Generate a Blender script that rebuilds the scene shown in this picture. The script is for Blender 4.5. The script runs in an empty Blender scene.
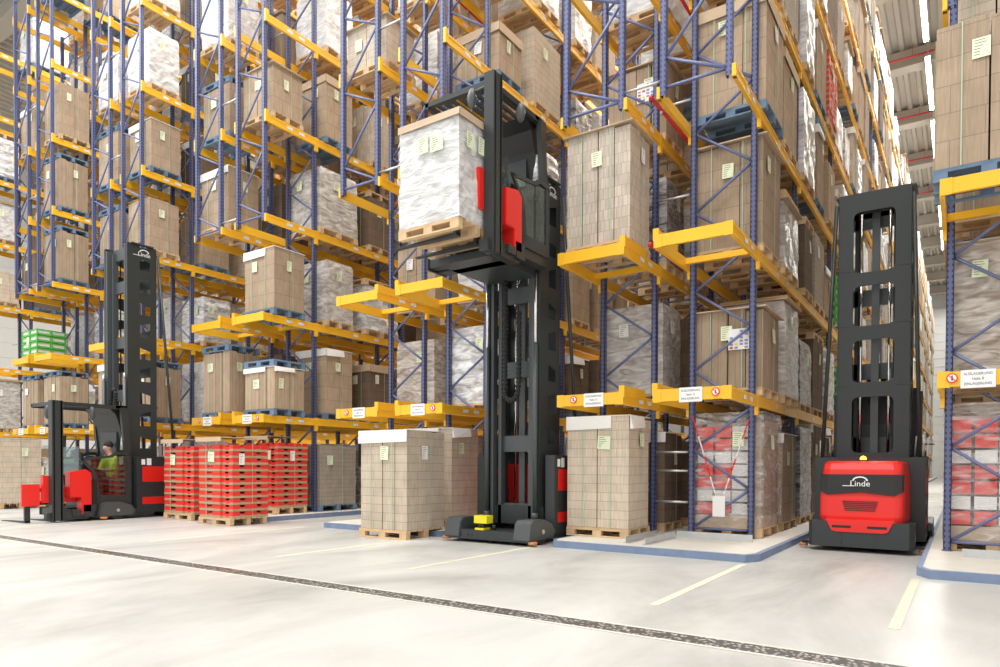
import bpy, math, random
from math import sin, cos, pi, radians as R
from mathutils import Vector, Matrix
C = bpy.context.scene.collection
D = bpy.data
rnd = random.Random(11)

# ------------------------------------------------------------------ materials
def mat(name, col, rough=.6, metal=0.0, noise=0.0, nscale=6.0, spec=.5, bump=0.0, emit=None, es=0.0, alpha=None, rand=0.0):
    m = D.materials.new(name); m.use_nodes = True
    nt = m.node_tree; b = nt.nodes['Principled BSDF']
    b.inputs['Base Color'].default_value = (*col, 1)
    b.inputs['Roughness'].default_value = rough
    b.inputs['Metallic'].default_value = metal
    b.inputs['Specular IOR Level'].default_value = spec
    if emit: b.inputs['Emission Color'].default_value = (*emit, 1); b.inputs['Emission Strength'].default_value = es
    if noise or bump or rand:
        tc = nt.nodes.new('ShaderNodeTexCoord'); n = nt.nodes.new('ShaderNodeTexNoise')
        n.inputs['Scale'].default_value = nscale; n.inputs['Detail'].default_value = 4
        nt.links.new(tc.outputs['Object'], n.inputs['Vector'])
        hsv = nt.nodes.new('ShaderNodeHueSaturation'); hsv.inputs['Color'].default_value = (*col, 1)
        mr = nt.nodes.new('ShaderNodeMapRange'); mr.inputs[3].default_value = 1 - noise; mr.inputs[4].default_value = 1 + noise
        nt.links.new(n.outputs['Fac'], mr.inputs[0])
        out = mr.outputs[0]
        if rand:
            oi = nt.nodes.new('ShaderNodeObjectInfo'); m2 = nt.nodes.new('ShaderNodeMapRange')
            m2.inputs[3].default_value = 1 - rand; m2.inputs[4].default_value = 1 + rand
            nt.links.new(oi.outputs['Random'], m2.inputs[0])
            mu = nt.nodes.new('ShaderNodeMath'); mu.operation = 'MULTIPLY'
            nt.links.new(out, mu.inputs[0]); nt.links.new(m2.outputs[0], mu.inputs[1]); out = mu.outputs[0]
        nt.links.new(out, hsv.inputs['Value']); nt.links.new(hsv.outputs['Color'], b.inputs['Base Color'])
        if bump:
            bp = nt.nodes.new('ShaderNodeBump'); bp.inputs['Strength'].default_value = bump; bp.inputs['Distance'].default_value = .02
            nt.links.new(n.outputs['Fac'], bp.inputs['Height']); nt.links.new(bp.outputs['Normal'], b.inputs['Normal'])
    return m

def carton_mat(name, c1, c2, bw, bh, mortar=.006, mcol=None, offset=.5, vstripe=0.0, rand=.12):
    """stacked flat cartons: courses and seams in object space, tone varies by object"""
    m = D.materials.new(name); m.use_nodes = True
    nt = m.node_tree; b = nt.nodes['Principled BSDF']; L = nt.links.new
    b.inputs['Roughness'].default_value = .8; b.inputs['Specular IOR Level'].default_value = .2
    tc = nt.nodes.new('ShaderNodeTexCoord'); sp = nt.nodes.new('ShaderNodeSeparateXYZ'); L(tc.outputs['Object'], sp.inputs[0])
    ad = nt.nodes.new('ShaderNodeMath'); ad.operation = 'ADD'; L(sp.outputs[0], ad.inputs[0]); L(sp.outputs[1], ad.inputs[1])
    cb = nt.nodes.new('ShaderNodeCombineXYZ'); L(ad.outputs[0], cb.inputs[0]); L(sp.outputs[2], cb.inputs[1])
    br = nt.nodes.new('ShaderNodeTexBrick'); L(cb.outputs[0], br.inputs['Vector'])
    br.offset = offset; br.inputs['Scale'].default_value = 1; br.inputs['Mortar Size'].default_value = mortar
    br.inputs['Brick Width'].default_value = bw; br.inputs['Row Height'].default_value = bh
    br.inputs['Color1'].default_value = (*c1, 1); br.inputs['Color2'].default_value = (*c2, 1)
    mc = mcol or tuple(x * .62 for x in c1); br.inputs['Mortar'].default_value = (*mc, 1)
    mp = nt.nodes.new('ShaderNodeMapping'); mp.inputs['Scale'].default_value = (60, 60, 3) if vstripe >= 0 else (4, 4, 120)
    L(tc.outputs['Object'], mp.inputs[0])
    n = nt.nodes.new('ShaderNodeTexNoise'); n.inputs['Scale'].default_value = 1; n.inputs['Detail'].default_value = 2
    L(mp.outputs[0], n.inputs['Vector'])
    n2 = nt.nodes.new('ShaderNodeTexNoise'); n2.inputs['Scale'].default_value = 3.5; L(tc.outputs['Object'], n2.inputs['Vector'])
    mr = nt.nodes.new('ShaderNodeMapRange'); L(n.outputs['Fac'], mr.inputs[0]); mr.inputs[3].default_value = .72; mr.inputs[4].default_value = 1.28
    mr3 = nt.nodes.new('ShaderNodeMapRange'); L(n2.outputs['Fac'], mr3.inputs[0]); mr3.inputs[3].default_value = .8; mr3.inputs[4].default_value = 1.2
    oi = nt.nodes.new('ShaderNodeObjectInfo'); mr2 = nt.nodes.new('ShaderNodeMapRange'); L(oi.outputs['Random'], mr2.inputs[0])
    mr2.inputs[3].default_value = 1 - rand; mr2.inputs[4].default_value = 1 + rand
    mu = nt.nodes.new('ShaderNodeMath'); mu.operation = 'MULTIPLY'; L(mr.outputs[0], mu.inputs[0]); L(mr2.outputs[0], mu.inputs[1])
    mv = nt.nodes.new('ShaderNodeMath'); mv.operation = 'MULTIPLY'; L(mu.outputs[0], mv.inputs[0]); L(mr3.outputs[0], mv.inputs[1])
    hs = nt.nodes.new('ShaderNodeHueSaturation'); L(br.outputs['Color'], hs.inputs['Color']); L(mv.outputs[0], hs.inputs['Value'])
    L(hs.outputs['Color'], b.inputs['Base Color'])
    return m

def film_mat(name, light, dark, amt=.5, alpha=1.0, rough=.28):
    """stretch film: crinkled streaks of bright film over what it wraps"""
    m = D.materials.new(name); m.use_nodes = True
    nt = m.node_tree; b = nt.nodes['Principled BSDF']; L = nt.links.new
    b.inputs['Roughness'].default_value = rough; b.inputs['Specular IOR Level'].default_value = .6
    tc = nt.nodes.new('ShaderNodeTexCoord'); mp = nt.nodes.new('ShaderNodeMapping')
    mp.inputs['Scale'].default_value = (2.0, 2.0, 7.0); mp.inputs['Rotation'].default_value = (.25, .3, 0)
    L(tc.outputs['Object'], mp.inputs[0])
    n = nt.nodes.new('ShaderNodeTexNoise'); n.inputs['Scale'].default_value = 1.3; n.inputs['Detail'].default_value = 6; n.inputs['Distortion'].default_value = 1.5
    oi = nt.nodes.new('ShaderNodeObjectInfo'); va = nt.nodes.new('ShaderNodeVectorMath'); va.operation = 'ADD'
    sc = nt.nodes.new('ShaderNodeMath'); sc.operation = 'MULTIPLY'; sc.inputs[1].default_value = 40; L(oi.outputs['Random'], sc.inputs[0])
    L(mp.outputs[0], va.inputs[0]); L(sc.outputs[0], va.inputs[1]); L(va.outputs[0], n.inputs['Vector'])
    cr = nt.nodes.new('ShaderNodeValToRGB'); e = cr.color_ramp.elements
    e[0].position = max(.02, amt - .22); e[0].color = (*dark, 1); e[1].position = min(.98, amt + .16); e[1].color = (*light, 1)
    L(n.outputs['Fac'], cr.inputs[0]); L(cr.outputs[0], b.inputs['Base Color'])
    bp = nt.nodes.new('ShaderNodeBump'); bp.inputs['Strength'].default_value = .6; bp.inputs['Distance'].default_value = .03
    L(n.outputs['Fac'], bp.inputs['Height']); L(bp.outputs['Normal'], b.inputs['Normal'])
    if alpha < 1:
        tr = nt.nodes.new('ShaderNodeBsdfTransparent'); mx = nt.nodes.new('ShaderNodeMixShader')
        mr = nt.nodes.new('ShaderNodeMapRange'); L(n.outputs['Fac'], mr.inputs[0])
        mr.inputs[1].default_value = .4; mr.inputs[2].default_value = .68
        mr.inputs[3].default_value = alpha * .4; mr.inputs[4].default_value = min(1, alpha * 1.7)
        L(mr.outputs[0], mx.inputs[0]); L(tr.outputs[0], mx.inputs[1]); L(b.outputs[0], mx.inputs[2])
        L(mx.outputs[0], nt.nodes['Material Output'].inputs['Surface'])
    return m

def holes_mat(name, col):
    """powder coated upright with two rows of slots, punched pattern in object space"""
    m = mat(name, col, .45, .1)
    nt = m.node_tree; b = nt.nodes['Principled BSDF']; L = nt.links.new
    tc = nt.nodes.new('ShaderNodeTexCoord'); sp = nt.nodes.new('ShaderNodeSeparateXYZ'); L(tc.outputs['Object'], sp.inputs[0])
    def mth(op, a, v=None, v2=None):
        x = nt.nodes.new('ShaderNodeMath'); x.operation = op
        for i, q in enumerate((a, v, v2)):
            if q is None: continue
            if isinstance(q, (int, float)): x.inputs[i].default_value = q
            else: L(q, x.inputs[i])
        return x.outputs[0]
    fz = mth('FRACT', mth('MULTIPLY', sp.outputs[2], 13.3))
    band = mth('MULTIPLY', mth('GREATER_THAN', fz, .3), mth('LESS_THAN', fz, .72))
    ax = mth('ABSOLUTE', sp.outputs[0]); col_x = mth('COMPARE', ax, .024, .008)
    ay = mth('ABSOLUTE', sp.outputs[1]); col_y = mth('COMPARE', ay, .022, .008)
    hit = mth('MULTIPLY', band, mth('MAXIMUM', mth('MULTIPLY', col_x, mth('GREATER_THAN', ay, .03)), mth('MULTIPLY', col_y, mth('GREATER_THAN', ax, .03))))
    mx = nt.nodes.new('ShaderNodeMix'); mx.data_type = 'RGBA'
    L(hit, mx.inputs[0]); mx.inputs[6].default_value = (*col, 1); mx.inputs[7].default_value = (.02, .02, .04, 1)
    L(mx.outputs[2], b.inputs['Base Color'])
    return m

M = {}
BLUE = (.105, .125, .26)
M['post'] = holes_mat('rack_blue_perforated', BLUE)
M['blue'] = mat('rack_blue', (.15, .175, .32), .4, .15)
M['yellow'] = mat('beam_yellow', (.92, .50, .025), .38, 0, .06, 3)
M['galv'] = mat('galvanised_steel', (.62, .64, .64), .35, .7, .1, 8)
M['red_pipe'] = mat('sprinkler_red', (.55, .02, .03), .35)
M['sticker'] = mat('white_sticker', (.75, .77, .74), .6)
M['wood'] = mat('pallet_wood', (.62, .44, .26), .8, 0, .25, 9, .2, rand=.15)
M['woodblue'] = mat('pallet_blue_paint', (.15, .225, .32), .7, 0, .3, 9, .2, rand=.15)
M['kraft'] = carton_mat('kraft_cartons', (.43, .325, .23), (.395, .30, .21), .62, .31, .005)
M['kraftcol'] = carton_mat('kraft_columns', (.44, .335, .24), (.36, .27, .185), .13, 1.9, .006)
M['dark'] = carton_mat('dark_kraft_cartons', (.19, .135, .095), (.165, .12, .085), .5, .22, .005)
M['cream'] = carton_mat('cream_cartons', (.60, .505, .40), (.56, .47, .37), .52, .135, .0045)
M['creamcol'] = carton_mat('cream_columns', (.62, .535, .44), (.50, .43, .35), .075, .16, .004, offset=.35)
M['grey'] = carton_mat('greyish_cartons', (.40, .35, .29), (.37, .32, .265), .5, .10, .004)
M['lidw'] = mat('white_board', (.84, .83, .80), .7, 0, .04, 3)
M['lidk'] = mat('kraft_board', (.58, .44, .30), .8, 0, .08, 4)
M['paper'] = mat('green_white_paper', (.78, .84, .60), .8)
M['paperw'] = mat('white_paper', (.88, .88, .86), .8)
M['strap'] = mat('green_strap', (.42, .58, .44), .4)
M['ink'] = mat('printed_ink', (.12, .13, .14), .8)
M['film_w'] = film_mat('white_stretch_film', (.76, .76, .76), (.42, .41, .40), .46)
M['film_l'] = film_mat('light_stretch_film', (.72, .70, .67), (.30, .265, .235), .5)
M['film_b'] = film_mat('brown_under_film', (.72, .66, .60), (.26, .20, .155), .54)
M['film_d'] = film_mat('dark_under_film', (.62, .60, .58), (.10, .085, .08), .60)
M['film_s'] = film_mat('silver_film', (.86, .87, .88), (.24, .24, .25), .45, rough=.15)
M['film_t'] = film_mat('clear_film', (.90, .89, .88), (.6, .57, .55), .46, alpha=.27)
M['red'] = mat('signal_red', (.80, .022, .016), .32, 0, .03, 4)
M['redcrate'] = mat('red_crate_print', (.78, .035, .025), .5, 0, .15, 20)
M['green'] = mat('green_crate', (.10, .45, .07), .5)
M['white'] = mat('white_plastic', (.82, .82, .80), .5)
M['tray'] = mat('tray_kraft', (.46, .33, .19), .8, 0, .15, 20)
M['anth'] = mat('anthracite_paint', (.035, .042, .043), .38, .1, .05, 3)
M['anth2'] = mat('anthracite_light', (.075, .085, .088), .42, .1)
M['black'] = mat('black_plastic', (.012, .012, .013), .4)
M['rubber'] = mat('rubber', (.02, .02, .02), .8)
M['chrome'] = mat('chrome', (.8, .8, .8), .12, 1)
M['yel2'] = mat('scanner_yellow', (.85, .75, .02), .4)
M['orange'] = mat('roller_orange', (.55, .22, .08), .5)
M['beacon'] = mat('beacon_orange', (1, .35, .02), .3, emit=(1, .4, .03), es=6)
M['skin'] = mat('skin', (.55, .33, .24), .5)
M['hair'] = mat('dark_hair', (.025, .018, .014), .7)
M['orangehair'] = mat('ginger_hair', (.45, .16, .05), .7)
M['hivis'] = mat('hi_vis_yellow', (.55, .80, .06), .7)
M['cloth'] = mat('dark_work_cloth', (.05, .055, .07), .85)
M['redcloth'] = mat('red_cloth', (.55, .03, .03), .85)
M['seat'] = mat('seat_black', (.02, .02, .022), .7)
M['screen'] = mat('monitor_blue', (.1, .2, .5), .3, emit=(.25, .45, 1), es=1.2)
def glass(name, tint, fac):
    m = D.materials.new(name); m.use_nodes = True; nt = m.node_tree; nt.nodes.clear(); L = nt.links.new
    o = nt.nodes.new('ShaderNodeOutputMaterial'); g = nt.nodes.new('ShaderNodeBsdfGlossy'); t = nt.nodes.new('ShaderNodeBsdfTransparent')
    g.inputs['Roughness'].default_value = .05; g.inputs['Color'].default_value = (.9, .95, .95, 1)
    t.inputs['Color'].default_value = (*tint, 1); x = nt.nodes.new('ShaderNodeMixShader'); x.inputs[0].default_value = fac
    L(t.outputs[0], x.inputs[1]); L(g.outputs[0], x.inputs[2]); L(x.outputs[0], o.inputs[0]); return m
M['glass'] = glass('cab_glass', (.62, .74, .74), .13)

# ------------------------------------------------------------------ mesh builder
class MB:
    def __init__(s): s.v = []; s.f = []; s.mi = []; s.sm = []
    def quadbox(s, p, m=0):                       # 8 points, bottom 4 then top 4
        n = len(s.v); s.v += [tuple(q) for q in p]
        for f in ((0, 3, 2, 1), (4, 5, 6, 7), (0, 1, 5, 4), (1, 2, 6, 5), (2, 3, 7, 6), (3, 0, 4, 7)):
            s.f.append([n + i for i in f]); s.mi.append(m); s.sm.append(False)
        return s
    def box(s, x0, x1, y0, y1, z0, z1, m=0):
        return s.quadbox([(x0, y0, z0), (x1, y0, z0), (x1, y1, z0), (x0, y1, z0), (x0, y0, z1), (x1, y0, z1), (x1, y1, z1), (x0, y1, z1)], m)
    def bar(s, a, b, w, h=None, m=0, up=(0, 0, 1)):
        a, b = Vector(a), Vector(b); d = (b - a).normalized(); h = h or w
        u = Vector(up)
        if abs(d.dot(u)) > .95: u = Vector((0, 1, 0))
        x = d.cross(u).normalized() * w / 2; y = x.cross(d).normalized() * h / 2
        return s.quadbox([a - x - y, a + x - y, b + x - y, b - x - y, a - x + y, a + x + y, b + x + y, b - x + y], m)
    def tube(s, pts, r, n=10, m=0, caps=True):
        pts = [Vector(p) for p in pts]; rs = r if isinstance(r, (list, tuple)) else [r] * len(pts)
        base = len(s.v); prev = None
        for i, p in enumerate(pts):
            t = (pts[min(i + 1, len(pts) - 1)] - pts[max(i - 1, 0)]).normalized()
            ref = Vector((0, 0, 1)) if abs(t.z) < .9 else Vector((1, 0, 0))
            x = prev - t * prev.dot(t) if prev is not None else t.cross(ref)
            if x.length < 1e-5: x = t.cross(ref)
            x.normalize(); prev = x; y = t.cross(x)
            for k in range(n):
                a = 2 * pi * k / n; s.v.append(tuple(p + (x * cos(a) + y * sin(a)) * rs[i]))
        for i in range(len(pts) - 1):
            for k in range(n):
                a = base + i * n + k; b = base + i * n + (k + 1) % n
                s.f.append([a, b, b + n, a + n]); s.mi.append(m); s.sm.append(True)
        if caps:
            s.f.append([base + k for k in range(n)][::-1]); s.mi.append(m); s.sm.append(False)
            e = base + (len(pts) - 1) * n
            s.f.append([e + k for k in range(n)]); s.mi.append(m); s.sm.append(False)
        return s
    def prism(s, poly, axis, a, b, m=0):          # poly of 2-tuples in the plane perpendicular to axis
        n = len(s.v); k = len(poly)
        def P(q, t): return {'x': (t, q[0], q[1]), 'y': (q[0], t, q[1]), 'z': (q[0], q[1], t)}[axis]
        s.v += [P(q, a) for q in poly] + [P(q, b) for q in poly]
        s.f.append([n + i for i in range(k)]); s.f.append([n + k + i for i in range(k)][::-1]); s.mi += [m, m]; s.sm += [False] * 2
        for i in range(k):
            j = (i + 1) % k; s.f.append([n + i, n + k + i, n + k + j, n + j]); s.mi.append(m); s.sm.append(False)
        return s
    def sphere(s, c, r, m=0, nu=14, nv=9, sc=(1, 1, 1)):
        base = len(s.v)
        for i in range(nv + 1):
            ph = pi * i / nv
            for k in range(nu):
                th = 2 * pi * k / nu
                s.v.append((c[0] + r * sc[0] * sin(ph) * cos(th), c[1] + r * sc[1] * sin(ph) * sin(th), c[2] + r * sc[2] * cos(ph)))
        for i in range(nv):
            for k in range(nu):
                a = base + i * nu + k; b = base + i * nu + (k + 1) % nu
                s.f.append([a, a + nu, b + nu, b]); s.mi.append(m); s.sm.append(True)
        return s
    def mesh(s, name, mats, bevel=0):
        me = D.meshes.new(name); me.from_pydata(s.v, [], s.f)
        for q in (mats if isinstance(mats, (list, tuple)) else [mats]): me.materials.append(M[q] if isinstance(q, str) else q)
        me.polygons.foreach_set('material_index', s.mi); me.polygons.foreach_set('use_smooth', s.sm)
        import bmesh
        bm = bmesh.new(); bm.from_mesh(me); bmesh.ops.recalc_face_normals(bm, faces=bm.faces)
        if bevel:
            bmesh.ops.remove_doubles(bm, verts=bm.verts, dist=1e-6)
            try: bmesh.ops.bevel(bm, geom=[e for e in bm.edges if len(e.link_faces) == 2 and e.calc_face_angle(0) > .6], offset=bevel, segments=2, affect='EDGES', clamp_overlap=True)
            except Exception: pass
        bm.to_mesh(me); bm.free(); me.update(); return me
    def build(s, name, mats, parent=None, loc=None, bevel=0, kind=None):
        return put(name, s.mesh(name, mats, bevel), parent, loc, kind)
def put(name, me, parent=None, loc=None, kind=None, rz=0):
    o = D.objects.new(name, me); C.objects.link(o)
    if parent: o.parent = parent
    if loc: o.location = loc
    if rz: o.rotation_euler.z = rz
    if kind: o['kind'] = kind
    return o
def thing(name, label, cat, loc=(0, 0, 0), group=None, rz=0):
    o = D.objects.new(name, None); C.objects.link(o); o.location = loc; o.rotation_euler.z = rz
    o['label'] = label; o['category'] = cat
    if group: o['group'] = group
    return o
def tag(o, label, cat, group=None):
    o['label'] = label; o['category'] = cat
    if group: o['group'] = group
    return o
def copy_tree(o, parent=None):
    c = o.copy(); C.objects.link(c); c.parent = parent
    for ch in o.children: copy_tree(ch, c)
    return c
MC = {}
def cached(key, fn):
    if key not in MC: MC[key] = fn()
    return MC[key]
def text(name, st, size, mt, parent, loc, rot, extrude=.001, align='CENTER', sx=1.0):
    def f():
        cu = D.curves.new('t', 'FONT'); cu.body = st; cu.size = size; cu.extrude = extrude; cu.align_x = align; cu.align_y = 'CENTER'; cu.resolution_u = 3
        o = D.objects.new('t', cu); C.objects.link(o); bpy.context.view_layer.update()
        me = D.meshes.new_from_object(o.evaluated_get(bpy.context.evaluated_depsgraph_get())); D.objects.remove(o); D.curves.remove(cu)
        me.name = name; me.materials.clear(); me.materials.append(M[mt]); return me
    o = put(name, cached(('txt', st, size, mt), f), parent, loc); o.rotation_euler = rot; o.scale = (sx, 1, 1); return o

# ------------------------------------------------------------------ layout constants (metres)
LV = [.10, 2.26, 4.44, 6.56, 8.68, 10.80, 12.96, 15.10]      # floor plinth, then top of each beam level
XR = dict(Z2=-27.13, Z=-22.22, A2=-17.30, A=-12.39, B=-7.51, C=-2.59, D=2.36)
FY = [9.35, 10.70, 13.70, 17.70, 21.80, 25.90, 30.0, 34.1, 38.2, 42.3, 46.4, 50.5]
TOP = 15.25
SLOT = {'P': 9.90, '1a': 11.36, '1b': 12.80}
SN = ['P', '1a', '1b']
for b in range(2, 11):
    for i, q in enumerate('abc'):
        SLOT[f'{b}{q}'] = FY[b] + .70 + 1.31 * i; SN.append(f'{b}{q}')
BN = dict(Z2='leftmost rack', Z='rack behind seated driver', A2='rack beside left truck', A='rack behind red crates',
          B='rack behind middle truck', C='rack beside right truck', D='rightmost rack')
ORD = ['ground', 'first', 'second', 'third', 'fourth', 'fifth', 'sixth', 'seventh']
NTH = 'first second third fourth fifth sixth seventh eighth ninth tenth eleventh twelfth thirteenth fourteenth fifteenth sixteenth seventeenth eighteenth nineteenth twentieth'.split()
NTH += ['twenty-' + q for q in NTH[:9]] + ['thirtieth'] + ['thirty-' + q for q in NTH[:9]]
def rowx(b, r): return XR[b] - 1.0 - (1.55 if r == 'L' else 0), XR[b] - (1.55 if r == 'L' else 0)

# ------------------------------------------------------------------ setting
def noise_floor():
    m = D.materials.new('polished_concrete'); m.use_nodes = True; nt = m.node_tree; b = nt.nodes['Principled BSDF']; L = nt.links.new
    tc = nt.nodes.new('ShaderNodeTexCoord'); mp = nt.nodes.new('ShaderNodeMapping'); mp.inputs['Scale'].default_value = (.5, .22, 1)
    L(tc.outputs['Object'], mp.inputs[0]); n = nt.nodes.new('ShaderNodeTexNoise'); n.inputs['Scale'].default_value = 1.1
    n.inputs['Detail'].default_value = 9; n.inputs['Roughness'].default_value = .65; n.inputs['Distortion'].default_value = .8; L(mp.outputs[0], n.inputs['Vector'])
    cr = nt.nodes.new('ShaderNodeValToRGB'); e = cr.color_ramp.elements
    e[0].position = .32; e[0].color = (.36, .355, .33, 1); e[1].position = .60; e[1].color = (.60, .595, .565, 1)
    L(n.outputs['Fac'], cr.inputs[0])
    L(cr.outputs[0], b.inputs['Base Color']); b.inputs['Roughness'].default_value = .38; b.inputs['Specular IOR Level'].default_value = .45
    mr = nt.nodes.new('ShaderNodeMapRange'); L(n.outputs['Fac'], mr.inputs[0]); mr.inputs[3].default_value = .5; mr.inputs[4].default_value = .3
    L(mr.outputs[0], b.inputs['Roughness'])
    return m
M['floor'] = noise_floor()
M['plinth'] = mat('plinth_concrete', (.66, .63, .56), .75, 0, .1, 4)
M['edge'] = mat('plinth_blue_edge', (.19, .25, .38), .6, 0, .28, 7)
M['ceil'] = mat('ceiling_sheet', (.44, .41, .36), .7)
M['wallm'] = mat('wall_panel', (.75, .75, .73), .7)
M['linep'] = mat('floor_line_yellow', (.66, .655, .50), .6, 0, .12, 5)
MB().box(-48, 9, -6, 88.5, -.2, 0).build('floor', 'floor', kind='structure')
# far and side walls, panelled
w = MB()
w.box(-48, 9, 88.5, 88.8, 0, 21)
for i in range(22): w.box(-48, 9, 88.44, 88.5, .9 * i + .4, .9 * i + .45)
w.build('wall_far', 'wallm', kind='structure')
w = MB().box(-48.3, -48, -2, 88.8, 0, 21)
for i in range(22): w.box(-48, -47.95, -2, 88.5, .9 * i + .4, .9 * i + .45)
w.build('wall_left', 'wallm', kind='structure')
w = MB().box(9, 9.3, 4, 88.8, 0, 21)
for i in range(22): w.box(8.95, 9, 4, 88.5, .9 * i + .4, .9 * i + .45)
w.build('wall_right', 'wallm', kind='structure')
# trapezoidal ceiling sheet, ribs along Y
ZC = 19.9
w = MB(); poly = []
x = -48.0
top = []
while x < 9.2:
    top += [(x, ZC), (x + .16, ZC), (x + .22, ZC + .14), (x + .44, ZC + .14)]; x += .5
n = len(top)
for yy in (4.0, 88.6): w.v += [(q[0], yy, q[1]) for q in top]
for i in range(n - 1): w.f.append([i, i + 1, n + i + 1, n + i]); w.mi.append(0); w.sm.append(False)
w.build('ceiling', 'ceil', kind='structure')
for k, yy in enumerate([6, 12, 18, 24, 30, 36, 42, 48, 54, 60, 66, 72, 78, 84]):
    w = MB().box(-48, 9, yy - .22, yy + .22, ZC - .75, ZC)
    w.box(-48, 9, yy - .35, yy + .35, ZC - .8, ZC - .72)
    w.build(f'trim_{k + 50}', 'ceil', kind='structure')
    pm = MB().tube([(-47.9, yy - .6, ZC - .55), (8.9, yy - .6, ZC - .55)], .045, 8)
    for q in range(-47, 9, 5): pm.tube([(q, yy - .6, ZC - .55), (q, yy - .6, ZC - .01)], .012, 5)
    if not 12 < yy < 60: continue
    tag(pm.build('sprinkler_main', 'red_pipe'),
        f'red sprinkler main under the {NTH[k]} ceiling girder counted from the front', 'pipe', 'ceiling sprinkler mains')

# plinths under racks: slab with blue steel edge and chamfered corner
def plinth(i, x0, x1, y0, y1):
    c = .12
    pl = [(x0 + c, y0), (x1 - c, y0), (x1, y0 + c * 1.8), (x1, y1), (x0, y1), (x0, y0 + c * 1.8)]
    w = MB().prism(pl, 'z', 0, .095, 1)
    ins = [(x0 + c + .02, y0 + .06), (x1 - c - .02, y0 + .06), (x1 - .06, y0 + c * 1.8 + .02), (x1 - .06, y1), (x0 + .06, y1), (x0 + .06, y0 + c * 1.8 + .02)]
    w.prism(ins, 'z', .05, .10, 0)
    w.build(f'trim_{i}', ['plinth', 'edge'], kind='structure')
k = 20
for b in ('Z2', 'Z', 'A2', 'A', 'B'):
    plinth(k, XR[b] - 2.62, XR[b] + .42, 8.85, 22); k += 1
plinth(k, XR['C'] - 2.47, XR['C'] + .50, 8.72, 86); k += 1
plinth(k, -.40, 3.0, 8.62, 86)

# floor drain and lines
def checker_mat():
    m = mat('drain_checker_plate', (.2, .2, .19), .5, .4); nt = m.node_tree; L = nt.links.new
    tc = nt.nodes.new('ShaderNodeTexCoord'); v = nt.nodes.new('ShaderNodeTexVoronoi'); v.inputs['Scale'].default_value = 28
    L(tc.outputs['Object'], v.inputs['Vector']); cr = nt.nodes.new('ShaderNodeValToRGB'); e = cr.color_ramp.elements
    e[0].position = .28; e[0].color = (.55, .54, .50, 1); e[1].position = .42; e[1].color = (.11, .105, .10, 1)
    L(v.outputs['Distance'], cr.inputs[0])
    n = nt.nodes.new('ShaderNodeTexNoise'); n.inputs['Scale'].default_value = .9; L(tc.outputs['Object'], n.inputs['Vector'])
    c2 = nt.nodes.new('ShaderNodeValToRGB'); c2.color_ramp.elements[0].position = .5; c2.color_ramp.elements[1].position = .7
    c2.color_ramp.elements[1].color = (.7, .25, .2, 1); c2.color_ramp.elements[0].color = (1, 1, 1, 1); L(n.outputs['Fac'], c2.inputs[0])
    mx = nt.nodes.new('ShaderNodeMix'); mx.data_type = 'RGBA'; mx.blend_type = 'MULTIPLY'; mx.inputs[0].default_value = .5
    L(cr.outputs[0], mx.inputs[6]); L(c2.outputs[0], mx.inputs[7]); L(mx.outputs[2], nt.nodes['Principled BSDF'].inputs['Base Color']); return m
M['drain'] = checker_mat()
w = MB().box(-40, 8, 4.52, 4.73, 0, .006, 0); w.box(-40, 8, 4.49, 4.52, 0, .008, 1); w.box(-40, 8, 4.73, 4.76, 0, .008, 1)
tag(w.build('floor_drain', ['drain', 'plinth']), 'long narrow grey studded drain grating across the pale concrete floor', 'drain')
def line(x0, y0, x1, y1, lab, wd=.08):
    tag(MB().bar((x0, y0, .002), (x1, y1, .002), wd, .004).build('floor_marking', 'linep'), lab, 'floor marking', 'yellow aisle lines')
line(-2.19, 8.55, -2.18, 5.6, 'pale yellow floor line running forward from corner of the centre right plinth')
line(-.39, 8.5, -.40, 5.8, 'pale yellow floor line running forward from corner of the rightmost plinth')
line(-5.2, 8.75, -5.25, 5.9, 'pale yellow floor line in front of the middle truck')
line(-7.3, 8.7, -7.35, 5.7, 'pale yellow floor line left of middle truck in front of carton pallet')
line(-10.4, 8.7, -10.4, 5.7, 'pale yellow floor line in front of rack behind the red crates')
line(-14.9, 7.9, -14.9, 5.6, 'pale yellow floor line at front of the left truck')

# ------------------------------------------------------------------ racks
def post_mesh(h):
    def f():
        w = MB(); t = .008; a = .042
        w.box(-a, a, -a, -a + t, 0, h); w.box(-a, -a + t, -a, a, 0, h); w.box(a - t, a, -a, a, 0, h)
        w.box(-a, -a + .022, a - t, a, 0, h); w.box(a - .022, a, a - t, a, 0, h)
        if h > 12: w.box(-.06, .06, -.055, .055, 0, .012)
        return w.mesh('post', 'post')
    return cached(('post', h), f)
def brace_mesh(h, rise, bottom):
    def f():
        w = MB(); z = bottom; side = 0; x = (.06, .94)
        w.tube([(x[0], 0, z), (x[1], 0, z)], .023, 6)
        k = 0
        if rise == .9: side = 1
        while z + rise < h - .1:
            q = rise if rise != .9 else (.42, 1.02)[k % 2]; k += 1
            w.tube([(x[side], 0, z), (x[1 - side], 0, z + q)], .023, 6); z += q; side = 1 - side
        w.tube([(x[0], 0, h - .1), (x[1], 0, h - .1)], .023, 6)
        return w.mesh('bracing', 'blue')
    return cached(('br', h, rise, bottom), f)
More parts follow.
